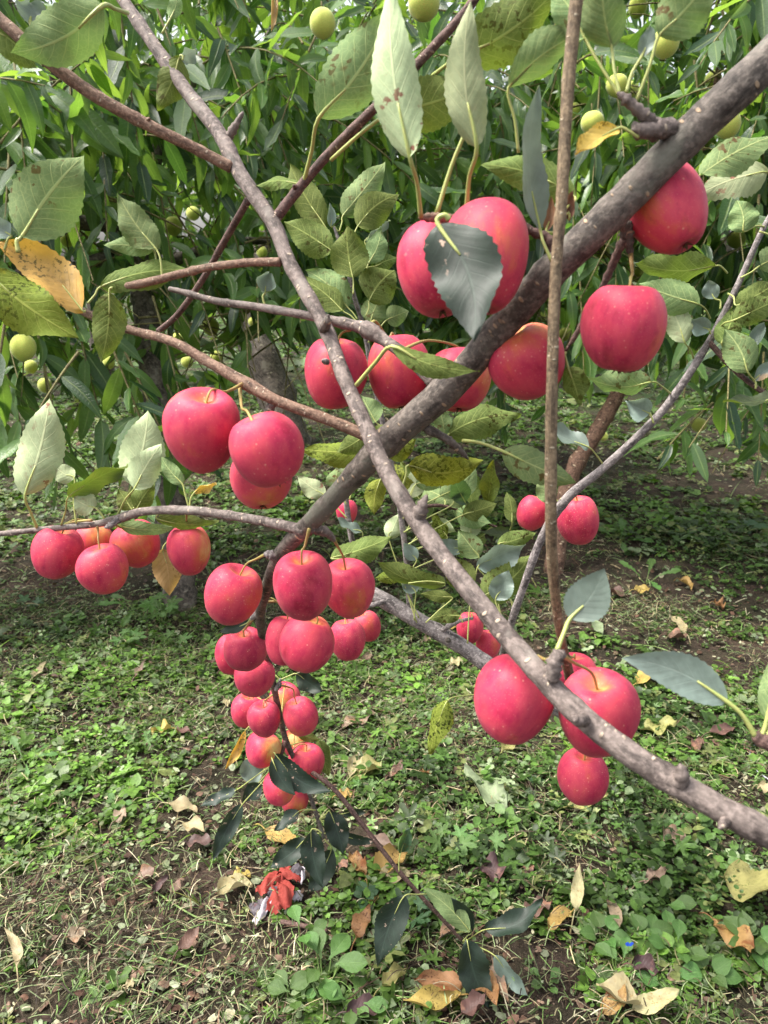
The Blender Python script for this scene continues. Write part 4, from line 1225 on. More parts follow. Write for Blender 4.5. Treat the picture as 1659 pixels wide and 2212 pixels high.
 ('main', (605, 1640), (512, 1706), (438, 1748), 15, 'T', 1.08, M_LEAFD, dict(roll=25, zs=1.05)),
 ('main', (600, 1650), (524, 1737), (463, 1850), 21, 'T', 1.07, M_LEAFD, dict(zs=1.05)),
 ('main', (600, 1640), (530, 1640), (553, 1696), 26, 'T', 1.10, M_LEAFG, dict(zs=1.05)),
 ('main', (605, 1645), (560, 1690), (525, 1728), 20, 'T', 1.09, M_LEAFD, dict(zs=1.05)),
 ('main', (625, 1610), (690, 1600), (712, 1680), 22, 'U', 1.12, M_LEAFO, dict(zs=1.05)),
 ('main', (606, 1468), (640, 1455), (700, 1490), 22, 'T', .98, M_LEAFD, dict(roll=20)),
 ('main', (604, 1468), (590, 1460), (560, 1440), 14, 'U', .97, M_LEAF, dict()),
 ('main', (552, 1330), (535, 1345), (476, 1366), 14, 'T', .76, M_LEAFD, dict(roll=20)),
 ('main', (560, 1560), (530, 1578), (489, 1655), 16, 'T', 1.06, M_LEAFY, dict(fold=.8, wave=.3, zs=1.05)),
 ('main', (610, 1580), (640, 1575), (690, 1600), 14, 'U', 1.08, M_LEAFO, dict()),
 ('tip_twig', (862, 1882), (866, 1840), (885, 1785), 26, 'T', 1.0, M_LEAF, dict(fold=.9)),
 ('tip_twig', (935, 1930), (874, 1935), (824, 2072), 34, 'T', .99, M_LEAFD, dict(zs=1.02)),
 ('tip_twig', (985, 2015), (1014, 2012), (918, 1924), 24, 'U', 1.0, M_LEAF, dict(zs=1.03)),
 ('tip_twig', (1000, 2033), (1018, 2014), (970, 1934), 20, 'T', 1.01, M_LEAFD, dict()),
 ('tip_twig', (1000, 2033), (1009, 2032), (1052, 2168), 36, 'T', .985, M_LEAFD, dict(zs=1.03)),
 ('tip_twig', (1002, 2036), (1048, 2008), (1178, 1956), 28, 'T', .99, M_LEAFD, dict(zs=1.03, roll=-25, bow=.12)),
 ('tip_twig', (1000, 2036), (1068, 2064), (1145, 2140), 20, 'T', .99, M_LEAFG, dict(zs=1.03, roll=30)),
 # left side
 ('upper_left', (40, 545), (47, 512), (180, 328), 74, 'U', .50, M_LEAF, dict(pr=.0016, bow=.03)),
 ('short_left', (350, 602), (337, 538), (251, 411), 40, 'U', .56, M_LEAF, dict()),
 ('short_left', (345, 604), (330, 538), (216, 527), 22, 'U', .57, M_LEAF, dict()),
 ('lower_left', (190, 655), (218, 619), (410, 570), 36, 'U', .56, M_LEAFO, dict(roll=-20, bow=.05)),
 ('lower_left', (182, 674), (178, 670), (-8, 548), 50, 'T', .58, M_LEAFY, dict(bow=.12, roll=20)),
 ('lower_left', (-40, 620), (-30, 585), (160, 718), 60, 'U', .55, M_LEAFYG, dict(bow=-.05)),
 ('short_left', (243, 622), (236, 632), (214, 778), 38, 'U', .555, M_LEAFO, dict(bow=.05)),
 ('low_left', (80, 1140), (54, 1070), (101, 856), 54, 'U', .70, M_LEAFP, dict(zs=.72, pr=.0015, bow=-.04)),
 ('low_left', (165, 1132), (161, 1034), (110, 998), 22, 'U', .71, M_LEAFP, dict()),
 ('low_left', (132, 1134), (147, 1074), (270, 990), 34, 'T', .69, M_LEAFO, dict(roll=40, zs=.715)),
 ('low_left', (226, 1120), (205, 1097), (156, 1074), 28, 'U', .69, M_LEAFP, dict(ragged=.15)),
 ('low_left', (250, 1118), (285, 1048), (318, 884), 50, 'U', .69, M_LEAFP, dict(zs=.70)),
 ('low_left', (258, 1106), (290, 1056), (348, 960), 36, 'U', .66, M_LEAFP, dict(zs=.695, ragged=.12)),
 ('low_left', (408, 1096), (394, 1046), (344, 984), 20, 'U', .66, M_LEAF, dict()),
 ('low_left', (410, 1098), (420, 1064), (465, 1038), 15, 'T', .66, M_LEAFY, dict(roll=40)),
 ('low_left', (300, 1100), (285, 1100), (255, 1055), 22, 'U', .72, M_LEAFO, dict()),
 ('low_left', (300, 1104), (294, 1102), (334, 1044), 26, 'U', .71, M_LEAFO, dict()),
 ('low_left', (250, 1140), (256, 1136), (374, 1150), 18, 'U', .72, M_LEAF, dict(roll=30)),
 ('low_left', (345, 1105), (338, 1120), (468, 1136), 20, 'U', .72, M_LEAFO, dict(roll=30)),
 ('low_left', (380, 1150), (351, 1186), (368, 1288), 32, 'U', .82, M_LEAFT, dict(bow=.04)),
 ('upper_left', (275, 28), (222, 12), (20, 118), 66, 'U', .50, M_LEAF, dict(bow=.08, pr=.0018, zs=.60)),
 ('upper_left', (88, 98), (66, 50), (64, 0), 44, 'T', .51, M_LEAFG, dict(fold=1.0, bend=-.2, pr=.0016)),
 ('upper_left', (0, 45), (-20, 60), (70, 140), 40, 'U', .53, M_LEAFO, dict()),
 ('front', (395, 130), (388, 122), (338, 232), 36, 'U', .60, M_LEAFO, dict(roll=15, wave=.2)),
 ('front', (394, 135), (390, 128), (424, 104), 22, 'T', .61, M_LEAFG, dict(roll=40)),
 ('front', (350, 72), (368, 40), (382, -30), 16, 'U', .61, M_LEAF, dict()),
 ('front', (600, -30), (592, -20), (586, 78), 16, 'T', .75, M_LEAFT, dict(fold=.9, wave=.4)),
 ('upper_left', (10, 540), (25, 510), (-20, 480), 24, 'T', .52, M_LEAFG, dict()),
 ('main', (690, 1130), (672, 1120), (705, 1078), 16, 'U', .62, M_LEAF, dict()),
]
for row in LV:
    leaf(*row[:8], **row[8])
# the leafy twig in the middle distance
rl = random.Random(77)
for sx, sy, sz in ((895, 1106, .95), (925, 1095, .955), (950, 1095, .957), (985, 1102, .962), (1010, 1108, .965), (1040, 1122, .968), (1070, 1138, .972), (1100, 1150, .975), (1135, 1162, .98), (960, 1096, .957), (1025, 1114, .966), (1085, 1145, .974), (1150, 1165, .98), (1000, 1106, .963)):
    an = math.radians(rl.choice((rl.uniform(20, 160), rl.uniform(-60, 240))))
    pl, bl_ = rl.uniform(18, 36), rl.uniform(62, 104)
    B_ = (sx + math.cos(an) * pl, sy - math.sin(an) * pl)
    a2 = an + rl.uniform(-.5, .5)
    T_ = (B_[0] + math.cos(a2) * bl_, B_[1] - math.sin(a2) * bl_)
    leaf('back_fork', (sx, sy), B_, T_, bl_ * rl.uniform(.22, .32), rl.choice('UUUT'), sz + rl.uniform(-.03, .02), rl.choice((M_LEAF, M_LEAFO, M_LEAFO, M_LEAFP, M_LEAF, M_LEAFYG)), dz=rl.uniform(-.04, .03), roll=rl.uniform(-45, 45), bend=rl.uniform(.1, .3), zs=sz)

# ------------------------------------------------------------------ apples
nt = NT('apple_skin')
co = nt.coord('Object')
at = nt.n('Attribute'); at.attribute_name = 'Col'
sp = nt.n('SeparateColor'); nt.l(at.outputs['Color'], sp.inputs[0])
pig, pur, freck = sp.outputs[0], sp.outputs[1], sp.outputs[2]
oi = nt.n('ObjectInfo')
vo = nt.n('VectorMath', operation='ADD'); nt.l(co, vo.inputs[0]); nt.l(oi.outputs['Random'], vo.inputs[1])
st = nt.noise(150, 4, .6, vec_scale(nt, vo.outputs[0], (1, 1, .16)))
bl = nt.noise(45, 4, .6, vo.outputs[0])
p2 = nt.math('ADD', pig, nt.math('ADD', nt.math('MULTIPLY', nt.math('SUBTRACT', st, .5), .5), nt.math('MULTIPLY', nt.math('SUBTRACT', bl, .5), .85)), clamp=True)
cr = nt.n('ValToRGB')
e = cr.color_ramp.elements
e[0].position = 0.0; e[0].color = (.28, .009, .034, 1)
e[1].position = 1.0; e[1].color = (.70, .50, .17, 1)
for pos, c in ((.20, (.46, .024, .074, 1)), (.42, (.58, .055, .090, 1)), (.64, (.60, .13, .06, 1)), (.85, (.64, .30, .085, 1))):
    q = e.new(pos); q.color = c
nt.l(p2, cr.inputs[0])
c = nt.mix(pur, cr.outputs[0], (.30, .016, .055))
# corky dots
v1 = nt.n('TexVoronoi'); v1.inputs['Scale'].default_value = 230; nt.l(vo.outputs[0], v1.inputs['Vector'])
d1 = nt.math('MULTIPLY', nt.ramp(v1.outputs['Distance'], .20, .04), nt.ramp(nt.noise(90, 2, .5, vo.outputs[0]), .42, .62))
v2 = nt.n('TexVoronoi'); v2.inputs['Scale'].default_value = 620; nt.l(vo.outputs[0], v2.inputs['Vector'])
d2 = nt.math('MULTIPLY', nt.ramp(v2.outputs['Distance'], .24, .06), nt.math('ADD', .12, freck))
scr = nt.ramp(nt.noise(75, 5, .7, vo.outputs[0]), .66, .72)
d2 = nt.math('MAXIMUM', d2, nt.math('MULTIPLY', scr, .32))
mot = nt.noise(105, 5, .7, vec_scale(nt, vo.outputs[0], (1, 1, .5)))
c = nt.mix(nt.math('MULTIPLY', nt.ramp(mot, .40, .68), .40), c, (.62, .085, .105))
c = nt.mix(nt.math('MULTIPLY', nt.ramp(mot, .46, .28), .45), c, (.26, .007, .032))
dots = nt.math('MAXIMUM', nt.math('MULTIPLY', d1, .55), nt.math('MULTIPLY', d2, .7))
c = nt.mix(dots, c, (.78, .42, .30))
# waxy bloom
bw = nt.ramp(nt.noise(28, 5, .65, vo.outputs[0]), .42, .75)
c = nt.mix(nt.math('MULTIPLY', bw, .07), c, (.58, .22, .29))
h = nt.math('ADD', nt.math('MULTIPLY', st, .5), nt.math('MULTIPLY', dots, .35))
M_APPLE = nt.done(nt.principled(c, nt.math('ADD', .47, nt.math('MULTIPLY', bw, .2)), .24, nt.bump(h, .10, .0006), **{'Sheen Weight': .05, 'Sheen Roughness': .5, 'Subsurface Weight': .06, 'Subsurface Scale': .004}))
nt = NT('apple_stem'); c = nt.mix(nt.ramp(nt.noise(60, 3, .6, nt.coord()), .35, .65), (.30, .19, .07), (.34, .30, .09)); M_STEM = nt.done(nt.principled(c, .5, .35))
nt = NT('apple_calyx'); M_CALYX = nt.done(nt.principled(nt.mix(nt.noise(200, 3, .6, nt.coord()), (.05, .03, .02), (.16, .10, .05)), .8, .2))

def apple_mesh(r, hr, seed, blush, amt, pur, freck, crease=0.0):
    rr = random.Random(seed)
    nu, nv = 36, 22
    V, F, C = [], [], []
    ph5 = rr.uniform(0, 6.28)
    lob = [(rr.uniform(0, 6.28), rr.uniform(.015, .045)) for _ in range(3)]
    taper = rr.uniform(.03, .17)
    bd = Vector(blush).normalized() if Vector(blush).length > 0 else Vector((0, 0, 1))
    for j in range(nv + 1):
        f = math.pi * j / nv
        for i in range(nu):
            th = 2 * math.pi * i / nu
            s, c = math.sin(f), math.cos(f)
            rad = s ** .92 * (1 + taper * c)
            low = max(0, -c)
            rad *= 1 + .028 * low * math.cos(5 * th + ph5) + sum(a * math.cos((k + 1) * th + p) * s for k, (p, a) in enumerate(lob))
            if crease: rad *= 1 - crease * math.exp(-((math.atan2(math.sin(th - 4.4), math.cos(th - 4.4))) / .12) ** 2) * s
            z = hr * c
            z -= hr * .34 * math.exp(-(f / .30) ** 2)
            z += hr * .13 * math.exp(-((math.pi - f) / .25) ** 2)
            z += .02 * math.cos(2 * th + ph5) * s * c
            x, y = rad * math.cos(th), rad * math.sin(th)
            V.append((x * r, y * r, z * r))
            d = Vector((x, y, z)).normalized()
            pg = .25 + .5 * math.exp(-(f / .30) ** 2) + .85 * amt * max(0, d.dot(bd)) ** 2.2 + rr.gauss(0, .012)
            pg += .06 * math.cos(th * 2 + ph5) + .05 * math.sin(3 * th + f * 2 + ph5)
            pg -= .12 * max(0, -d.dot(bd))
            C.append((min(1, max(0, pg)), pur, freck, 1))
    for j in range(nv):
        for i in range(nu):
            i2 = (i + 1) % nu
            F.append((j * nu + i, (j + 1) * nu + i, (j + 1) * nu + i2, j * nu + i2))
    me = mesh_from('apple', V, F, mats=[M_APPLE])
    ca = me.color_attributes.new('Col', 'FLOAT_COLOR', 'POINT')
    ca.data.foreach_set('color', np.array(C, dtype=np.float32).ravel())
    return me

def cam_dir(v):
    """(right, up, towards camera) -> world"""
    return (RGT * v[0] + UPV * v[1] - FWD * v[2]).normalized()

def apple(x, y, w, h, z, axis, label, blush=(1, 0, .3), amt=.2, pur=0.0, freck=.15, stem=None, seed=None, crease=0.0, group='red apples hanging on the apple tree'):
    seed = seed if seed is not None else int(x * 7 + y)
    r = .5 * w * z / FPX
    ax = cam_dir(axis)
    tilt = abs(axis[2]) / Vector(axis).length
    hr = max(.86, min(1.35, h / w)) * (1 + .04 * tilt)
    q = ax.to_track_quat('Z', 'Y')
    c = P(x, y, z)
    M = Matrix.LocRotScale(c, q, Vector((1, 1, 1)))
    bl_w = cam_dir(blush)
    bl_l = q.inverted() @ bl_w
    o = add('apple', apple_mesh(r, hr, seed, bl_l, amt, pur, freck, crease), None, M)
    tag(o, label, 'apple', group)
    # stem
    rr = random.Random(seed)
    p0 = c + ax * (r * hr * .60)
    p1 = c + ax * (r * hr * 1.02)
    if stem:
        pts = [(p0, .0008), (p1 * .75 + P(*stem[0]) * .25, .0008)] + [(P(*s), .0009) for s in stem]
        pts[-1] = (pts[-1][0], .0015)
    else:
        tgt = min(BPATH, key=lambda b: (b[0] - p1).length + (.03 if b[0].z < p1.z - .005 else 0))
        if (tgt[0] - p1).length < .10:
            pts = [(p0, .0008), (p1, .0008), (p1 * .45 + tgt[0] * .55 + Vector((0, 0, .006)), .0009), (tgt[0], .0014)]
        else:
            side = Vector((rr.uniform(-.3, .3), rr.uniform(-.1, .4), rr.uniform(.2, .6)))
            pts = [(p0, .0008), (p1, .0008), (p1 + (ax + side).normalized() * r * .9, .0012)]
    V, F, U = tube(catmull(pts, 5), 7)
    add('stem', mesh_from('stem', V, F, U, mats=[M_STEM]), o, Matrix.Identity(4))
    # calyx: five dry sepals in the lower dimple
    V, F = [], []
    bz = -r * hr * .90
    for k in range(5):
        a = k * 1.2566
        ca_, sa = math.cos(a), math.sin(a)
        i = len(V)
        V += [(ca_ * .0012 - sa * .0012, sa * .0012 + ca_ * .0012, bz), (ca_ * .0012 + sa * .0012, sa * .0012 - ca_ * .0012, bz), (ca_ * .0045, sa * .0045, bz - r * .14)]
        F.append((i, i + 1, i + 2))
        V.append((0, 0, bz)); F.append((i, i + 3, i + 1))
    add('calyx', mesh_from('calyx', V, F, mats=[M_CALYX]), o, M)
    return o

S0 = .046
AP = [
 (1052, 557, 188, 250, .415, (.05, .95, -.1), 'biggest red apple, right of the dark green leaf', dict(blush=(-.3, .2, .9), amt=.18, stem=[(1020, 440, .425), (1008, 468, .43)])),
 (945, 580, 176, 214, .445, (-.1, .95, -.1), 'large red apple half hidden behind the dark green leaf', dict(amt=.1, stem=[(960, 474, .43)])),
 (1437, 447, 172, 214, .430, (-.35, .85, -.2), 'large tall red apple hanging behind the thick upper branch', dict(blush=(-.6, -.4, .6), amt=.30, stem=[(1385, 430, .435), (1358, 500, .435)])),
 (1348, 707, 180, 196, .425, (.05, .95, .28), 'large red apple hanging alone on a long yellow stem, under the thick branch', dict(amt=.15, stem=[(1366, 590, .43), (1362, 545, .44)])),
 (722, 806, 138, 158, .555, (.1, .92, .38), 'red apple crossed by the thin front branch, first in the row of four', dict(blush=(.5, -.2, .8), amt=.12, stem=[(760, 712, .545), (770, 704, .54)])),
 (860, 802, 134, 168, .572, (-.1, .95, .05), 'red apple under the knobbly spur, second in the row of four', dict(blush=(-.6, .3, .7), amt=.35, stem=[(838, 730, .56), (812, 694, .535), (798, 706, .53)])),
 (990, 820, 136, 142, .560, (0, .98, -.1), 'red apple behind the thick branch, third in the row of four', dict(blush=(.8, -.2, .5), amt=.3)),
 (1140, 784, 164, 160, .478, (-.55, .8, .18), 'red apple with orange patch crossed by the upright shoot, last of the four', dict(blush=(.1, .75, .6), amt=.62, stem=[(1100, 720, .475), (1092, 700, .47)])),
 (440, 932, 160, 190, .485, (.18, .85, .52), 'large red apple on a bent yellow stem, beside the round one', dict(amt=.1, blush=(-.7, .1, .6), stem=[(488, 846, .50), (522, 830, .535)])),
 (573, 971, 162, 166, .455, (-.35, .88, .30), 'large round red apple in front of two others on the middle left twig', dict(amt=.05, stem=[(522, 880, .50), (518, 834, .54)])),
 (563, 1032, 134, 138, .530, (-.1, .95, -.2), 'red apple whose lower half shows under the large round one', dict(blush=(.3, -.8, .5), amt=.35)),
 (123, 1193, 105, 120, .728, (.3, .9, .2), 'freckled red apple nearest the tip of the low twig', dict(freck=.5, amt=.1, stem=[(168, 1126, .71), (198, 1124, .705)])),
 (203, 1176, 80, 92, .775, (.1, .95, 0), 'small orange and red apple hidden behind the cluster on the low twig', dict(blush=(.6, .5, .5), amt=.7)),
 (225, 1228, 107, 112, .700, (-.12, .95, .25), 'freckled red apple hanging lowest of the cluster on the low twig', dict(freck=.55, blush=(.8, -.2, .4), amt=.35, stem=[(212, 1150, .70), (210, 1138, .70)])),
 (295, 1175, 102, 104, .755, (-.35, .85, .35), 'half yellow and orange apple on the low twig', dict(blush=(.25, -.1, .9), amt=.62, freck=.2, stem=[(262, 1140, .72), (242, 1128, .70)])),
 (408, 1188, 93, 114, .740, (-.05, .97, .2), 'oval red apple with a yellow streak, hanging alone beside the dry yellow leaf', dict(blush=(.85, .1, .35), amt=.75, freck=.25, pur=.1, stem=[(403, 1118, .70), (402, 1104, .665)])),
 (503, 1285, 122, 138, .635, (.35, .88, .25), 'freckled pink red apple on a short stem left of the drooping branch', dict(freck=.6, blush=(.8, -.3, .4), amt=.35, stem=[(552, 1208, .625), (574, 1197, .617)])),
 (655, 1266, 133, 156, .580, (-.02, .9, .42), 'large freckled red apple with a deep stem hollow, right of the drooping branch', dict(freck=.3, amt=.1, stem=[(658, 1180, .575), (668, 1142, .572)])),
 (752, 1271, 114, 134, .645, (-.1, .9, .42), 'red apple with pale ring round its stem, behind the large freckled one', dict(freck=.2, blush=(.2, -.6, .7), amt=.3, stem=[(738, 1195, .625), (723, 1168, .60)])),
 (662, 1390, 118, 126, .630, (.35, .9, .1), 'big plain red apple below the large freckled one', dict(blush=(.7, .6, .3), amt=.3)),
 (614, 1383, 84, 126, .700, (.1, .97, 0), 'red apple showing a slim rim behind the big plain one', dict(amt=.1)),
 (678, 1378, 74, 116, .715, (-.2, .95, 0), 'red apple with an orange cleft behind the big plain one', dict(blush=(.3, .6, .5), amt=.6)),
 (750, 1382, 75, 94, .935, (-.1, .97, .15), 'freckled pink apple hanging under the grey back branch', dict(freck=.9, amt=.15, crease=.03, stem=[(748, 1330, .945), (775, 1314, .95)])),
 (794, 1353, 55, 70, 1.06, (-.3, .9, .2), 'small red apple behind the freckled pink one', dict(blush=(.2, .1, .9), amt=.3, freck=.4)),
 (530, 1402, 92, 97, .80, (0, .88, .46), 'dark purple red apple with a star shaped stem hollow', dict(pur=.45, freck=.35, amt=.1, stem=[(526, 1362, .79), (545, 1340, .755)])),
 (500, 1413, 68, 102, .885, (.1, .96, .1), 'red apple mostly hidden at the left of the purple one', dict(amt=.12, stem=[(530, 1352, .79), (545, 1340, .755)])),
 (549, 1463, 87, 86, .855, (.1, .97, .1), 'red apple half covered by the purple one above', dict(amt=.12, freck=.25)),
 (533, 1535, 68, 76, 1.09, (.2, .95, .2), 'pink freckled apple behind the small purple one', dict(freck=.5, amt=.08)),
 (572, 1553, 71, 84, .985, (-.03, .93, .35), 'small purple apple with white specks and an upright stem', dict(pur=.5, freck=.5, amt=.08, stem=[(574, 1512, .985), (590, 1500, .97)])),
 (614, 1507, 68, 66, 1.125, (.1, .95, .3), 'orange and pink apple behind the thin dark branch', dict(blush=(0, -.2, .9), amt=.75)),
 (649, 1547, 77, 86, .99, (-.25, .93, .25), 'rough red apple hanging right of the thin dark branch', dict(freck=.45, blush=(0, -.6, .7), amt=.3, stem=[(632, 1488, .965), (606, 1480, .94)])),
 (567, 1620, 78, 77, 1.03, (.3, .93, 0), 'red apple with yellow right half under the small purple one', dict(blush=(.85, .1, .5), amt=.95)),
 (660, 1650, 80, 88, 1.075, (.05, .95, .2), 'red apple behind the long dark leaf near the tip', dict(amt=.2, blush=(.1, -.2, .9))),
 (638, 1606, 60, 62, 1.13, (0, 1, .1), 'small orange apple peeping between the lowest ones', dict(blush=(0, .5, .8), amt=.9)),
 (605, 1700, 73, 80, 1.02, (.1, .96, -.1), 'bright red apple behind the small folded dark leaf', dict(blush=(.5, -.1, .8), amt=.32)),
 (636, 1728, 60, 58, 1.08, (.1, .95, 0), 'lowest orange red apple at the tip of the drooping branch', dict(blush=(.2, -.2, .9), amt=.5)),
 (748, 1106, 46, 58, 1.08, (0, 1, .1), 'small distant red apple behind the grey stub', dict(amt=.1, freck=.2)),
 (1150, 1108, 66, 80, .86, (.35, .9, .15), 'split pink apple left of the upright shoot', dict(freck=.4, amt=.15, crease=.06)),
 (1250, 1123, 90, 112, .815, (-.12, .95, .25), 'freckled pink apple hanging right of the upright shoot', dict(freck=.7, pur=.12, amt=.1, stem=[(1232, 1072, .79), (1212, 1078, .765)])),
 (1014, 1356, 58, 72, 1.04, (.1, .97, .1), 'small red apple hanging under the grey stub, upper of two', dict(amt=.3, stem=[(1020, 1338, .97)])),
 (1055, 1393, 54, 68, 1.06, (.1, .97, .1), 'small orange freckled apple, lower of two under the grey stub', dict(freck=.6, blush=(.6, .1, .6), amt=.5)),
 (1113, 1510, 172, 198, .445, (.25, .93, .05), 'large egg shaped red apple under the front branch, beside one with an orange top', dict(amt=.08, stem=[(1180, 1425, .41), (1198, 1415, .388)])),
 (1291, 1540, 178, 190, .440, (-.12, .88, .42), 'large red apple with orange stem hollow crossed by the front branch', dict(amt=.15, blush=(-.2, .8, .5), stem=[(1240, 1432, .415), (1216, 1416, .387)])),
 (1240, 1452, 92, 84, .62, (0, .97, .2), 'red apple mostly hidden behind the two large ones', dict(freck=.3, amt=.2, stem=[(1238, 1420, .60), (1228, 1418, .56)])),
 (1259, 1677, 108, 126, .66, (0, .93, .34), 'dark red apple with yellow stem hollow, hanging lowest under the front branch', dict(pur=.3, freck=.35, amt=.15, blush=(.4, .6, .5), stem=[(1264, 1625, .655), (1262, 1590, .56)])),
]
for x, y, w, h, z, ax, lab, kw in AP:
    apple(x, y, w, h, z, ax, lab, **kw)

# ------------------------------------------------------------------ peaches
nt = NT('peach_skin')
co = nt.coord('Object'); oi = nt.n('ObjectInfo')
vo = nt.n('VectorMath', operation='ADD'); nt.l(co, vo.inputs[0]); nt.l(oi.outputs['Random'], vo.inputs[1])
c = nt.mix(nt.ramp(nt.noise(22, 3, .5, vo.outputs[0]), .35, .65), (.34, .44, .075), (.52, .52, .11))
c = nt.mix(nt.math('MULTIPLY', nt.ramp(nt.noise(14, 3, .5, vo.outputs[0]), .58, .72), .6), c, (.52, .20, .06))
c = nt.mix(nt.math('MULTIPLY', nt.ramp(nt.noise(240, 3, .6, vo.outputs[0]), .6, .75), .4), c, (.16, .17, .04))
M_PEACH = nt.done(nt.principled(c, .7, .2, **{'Sheen Weight': .25}))
def peach_mesh(k):
    rr = random.Random(k)
    V, F = [], []
    nu, nv = 22, 14
    el = rr.uniform(.95, 1.12)
    for j in range(nv + 1):
        f = math.pi * j / nv
        for i in range(nu):
            th = 2 * math.pi * i / nu
            s, c = math.sin(f), math.cos(f)
            g = 1 - .10 * math.exp(-((math.atan2(math.sin(th), math.cos(th))) / .22) ** 2) * s
            z = el * c - .16 * math.exp(-(f / .3) ** 2) + (-.09 * math.exp(-((math.pi - f) / .25) ** 2))
            V.append((s * g * math.cos(th), s * g * math.sin(th), z))
    for j in range(nv):
        for i in range(nu):
            i2 = (i + 1) % nu
            F.append((j * nu + i, (j + 1) * nu + i, (j + 1) * nu + i2, j * nu + i2))
    return mesh_from('peach', V, F, mats=[M_PEACH])
PM = [peach_mesh(k) for k in range(3)]
def stalk_mesh():
    V, F, U = tube([(Vector((0, 0, .8)), .05), (Vector((.02, 0, 1.1)), .05), (Vector((.1, .05, 1.5)), .07)], 6)
    return mesh_from('stalk', V, F, U, mats=[M_PTWIG])
STK = stalk_mesh()
for i, (x, y, d, lab) in enumerate(PE):
    rr = random.Random(i + 5)
    z = peach_depth(d)
    r = .5 * d * z / FPX
    q = Quaternion((rr.uniform(-.3, .3), rr.uniform(-.3, .3), 1), rr.uniform(0, 6.28))
    M = Matrix.LocRotScale(P(x, y, z), q, Vector((r, r, r)))
    o = add('peach', PM[i % 3], None, M)
    tag(o, lab, 'peach', 'unripe peaches on the peach trees')
    add('stalk', STK, o, M)
g = G(1302, 954)
M = Matrix.LocRotScale(g + Vector((0, 0, .026)), Quaternion((1, .3, 0), 1.2), Vector((.028, .028, .026)))
tag(add('peach', PM[1], None, M), 'fallen yellow peach lying on the shaded ground behind the slim trunk', 'peach', 'fallen peaches')

# ------------------------------------------------------------------ fallen leaves
def mfall(name, a0, spots=.0, spot_col=(.06, .04, .02), patch=None, plo=.58, trans=.18, scale=34):
    g0 = sum(a0) / 3
    a = [(c * .78 + g0 * .22) * .60 + .01 for c in a0]
    return mat_leaf(name, a, [min(1, c * 1.05) for c in a], [min(1, c * 1.15) for c in a], [min(1, c * 1.25) for c in a], trans=trans, tcol=[min(1, c * 1.1) for c in a], spots=spots, spot_col=spot_col, patch=patch, patch_lo=plo, rough=.55, rnd=.12, spot_scale=scale, spec=.3)
FM = {
 'pale': mfall('fallen_pale_yellow', (.58, .48, .20), .35, (.30, .20, .07)),
 'yellow': mfall('fallen_yellow', (.66, .43, .035), .7, (.05, .04, .01)),
 'ygreen': mfall('fallen_yellow_green', (.42, .40, .07), .6, (.08, .10, .02)),
 'orange': mfall('fallen_orange', (.50, .24, .035), .6, (.09, .03, .012), (.20, .07, .025), .55),
 'tan': mfall('fallen_tan', (.40, .26, .155), .3, (.2, .1, .06), (.28, .16, .09), .55),
 'brown': mfall('fallen_brown', (.19, .085, .05), .2, (.07, .03, .02), (.27, .14, .09), .55, .06),
 'maroon': mfall('fallen_maroon', (.105, .045, .04), .2, (.05, .02, .02), (.17, .085, .07), .55, .04),
 'green': mfall('fallen_pale_green', (.30, .38, .17), .2, (.2, .22, .08)),
}
_fl = 0
def fallen(x0, y0, x1, y1, hw, kind, label, curl=None, fold=None, lift=.004, stalk=0.35, wide=.5, seed=None, roll=None):
    """a leaf lying on the ground, stalk end (x0, y0) to tip (x1, y1)"""
    global _fl
    _fl += 1
    r = random.Random(seed or _fl * 31)
    lift += .005 if hw > 11 else .003
    Bp = G(x0, y0) + Vector((0, 0, lift + r.uniform(.004, .012)))
    Tp = G(x1, y1) + Vector((0, 0, lift + r.uniform(.004, .014)))
    a = (Tp - Bp).normalized()
    n = Vector((0, 0, 1))
    # lean a little toward the viewer so that the blade shows
    n = Quaternion(a, math.radians(roll if roll is not None else r.uniform(-14, 14))) @ n
    w = a.cross(n).normalized()
    m = (Bp + Tp) * .5
    q0, q1 = proj(m), proj(m + w * .01)
    px = max(3.0, math.hypot(q1[0] - q0[0], q1[1] - q0[1]))
    hwm = min(1.1 * hw * .01 / px, .7 * (Tp - Bp).length)
    V, F, UV = leaf_blade(Bp, Tp, hwm, n, curl if curl is not None else r.uniform(-.15, .35), fold if fold is not None else r.uniform(.15, .6), r.uniform(.2, .45), rows=15, bow=r.uniform(-.12, .12), seed=_fl + 500, ragged=.08 if kind in ('brown', 'maroon', 'tan') else .03, wide=wide)
    low = min(v.z - float(gh(v.x, v.y)) for v in V)
    dz = Vector((0, 0, max(0.0, .003 - low)))
    V = [v + dz for v in V]
    o = Bp + dz
    ob = add('fallen_leaf', mesh_from('fallen_leaf', shift(V, o), F, UV, mats=[FM[kind]]), None, Matrix.Translation(o))
    tag(ob, label, 'fallen leaf', 'leaves fallen on the ground')
    if stalk > 0:
        L = (Tp - Bp).length * stalk
        e = o - a * L + w * (L * r.uniform(-.3, .3)); e.z = float(gh(e.x, e.y)) + .004
        c = (o + e) * .5 + Vector((0, 0, .006))
        v, f, u = tube(catmull([(o + a * .004, .0009), (c, .0009), (e, .0012)], 4), 6)
        add('stalk', mesh_from('stalk', v, f, u, mats=[FM[kind]]), ob, Matrix.Identity(4))
    return ob
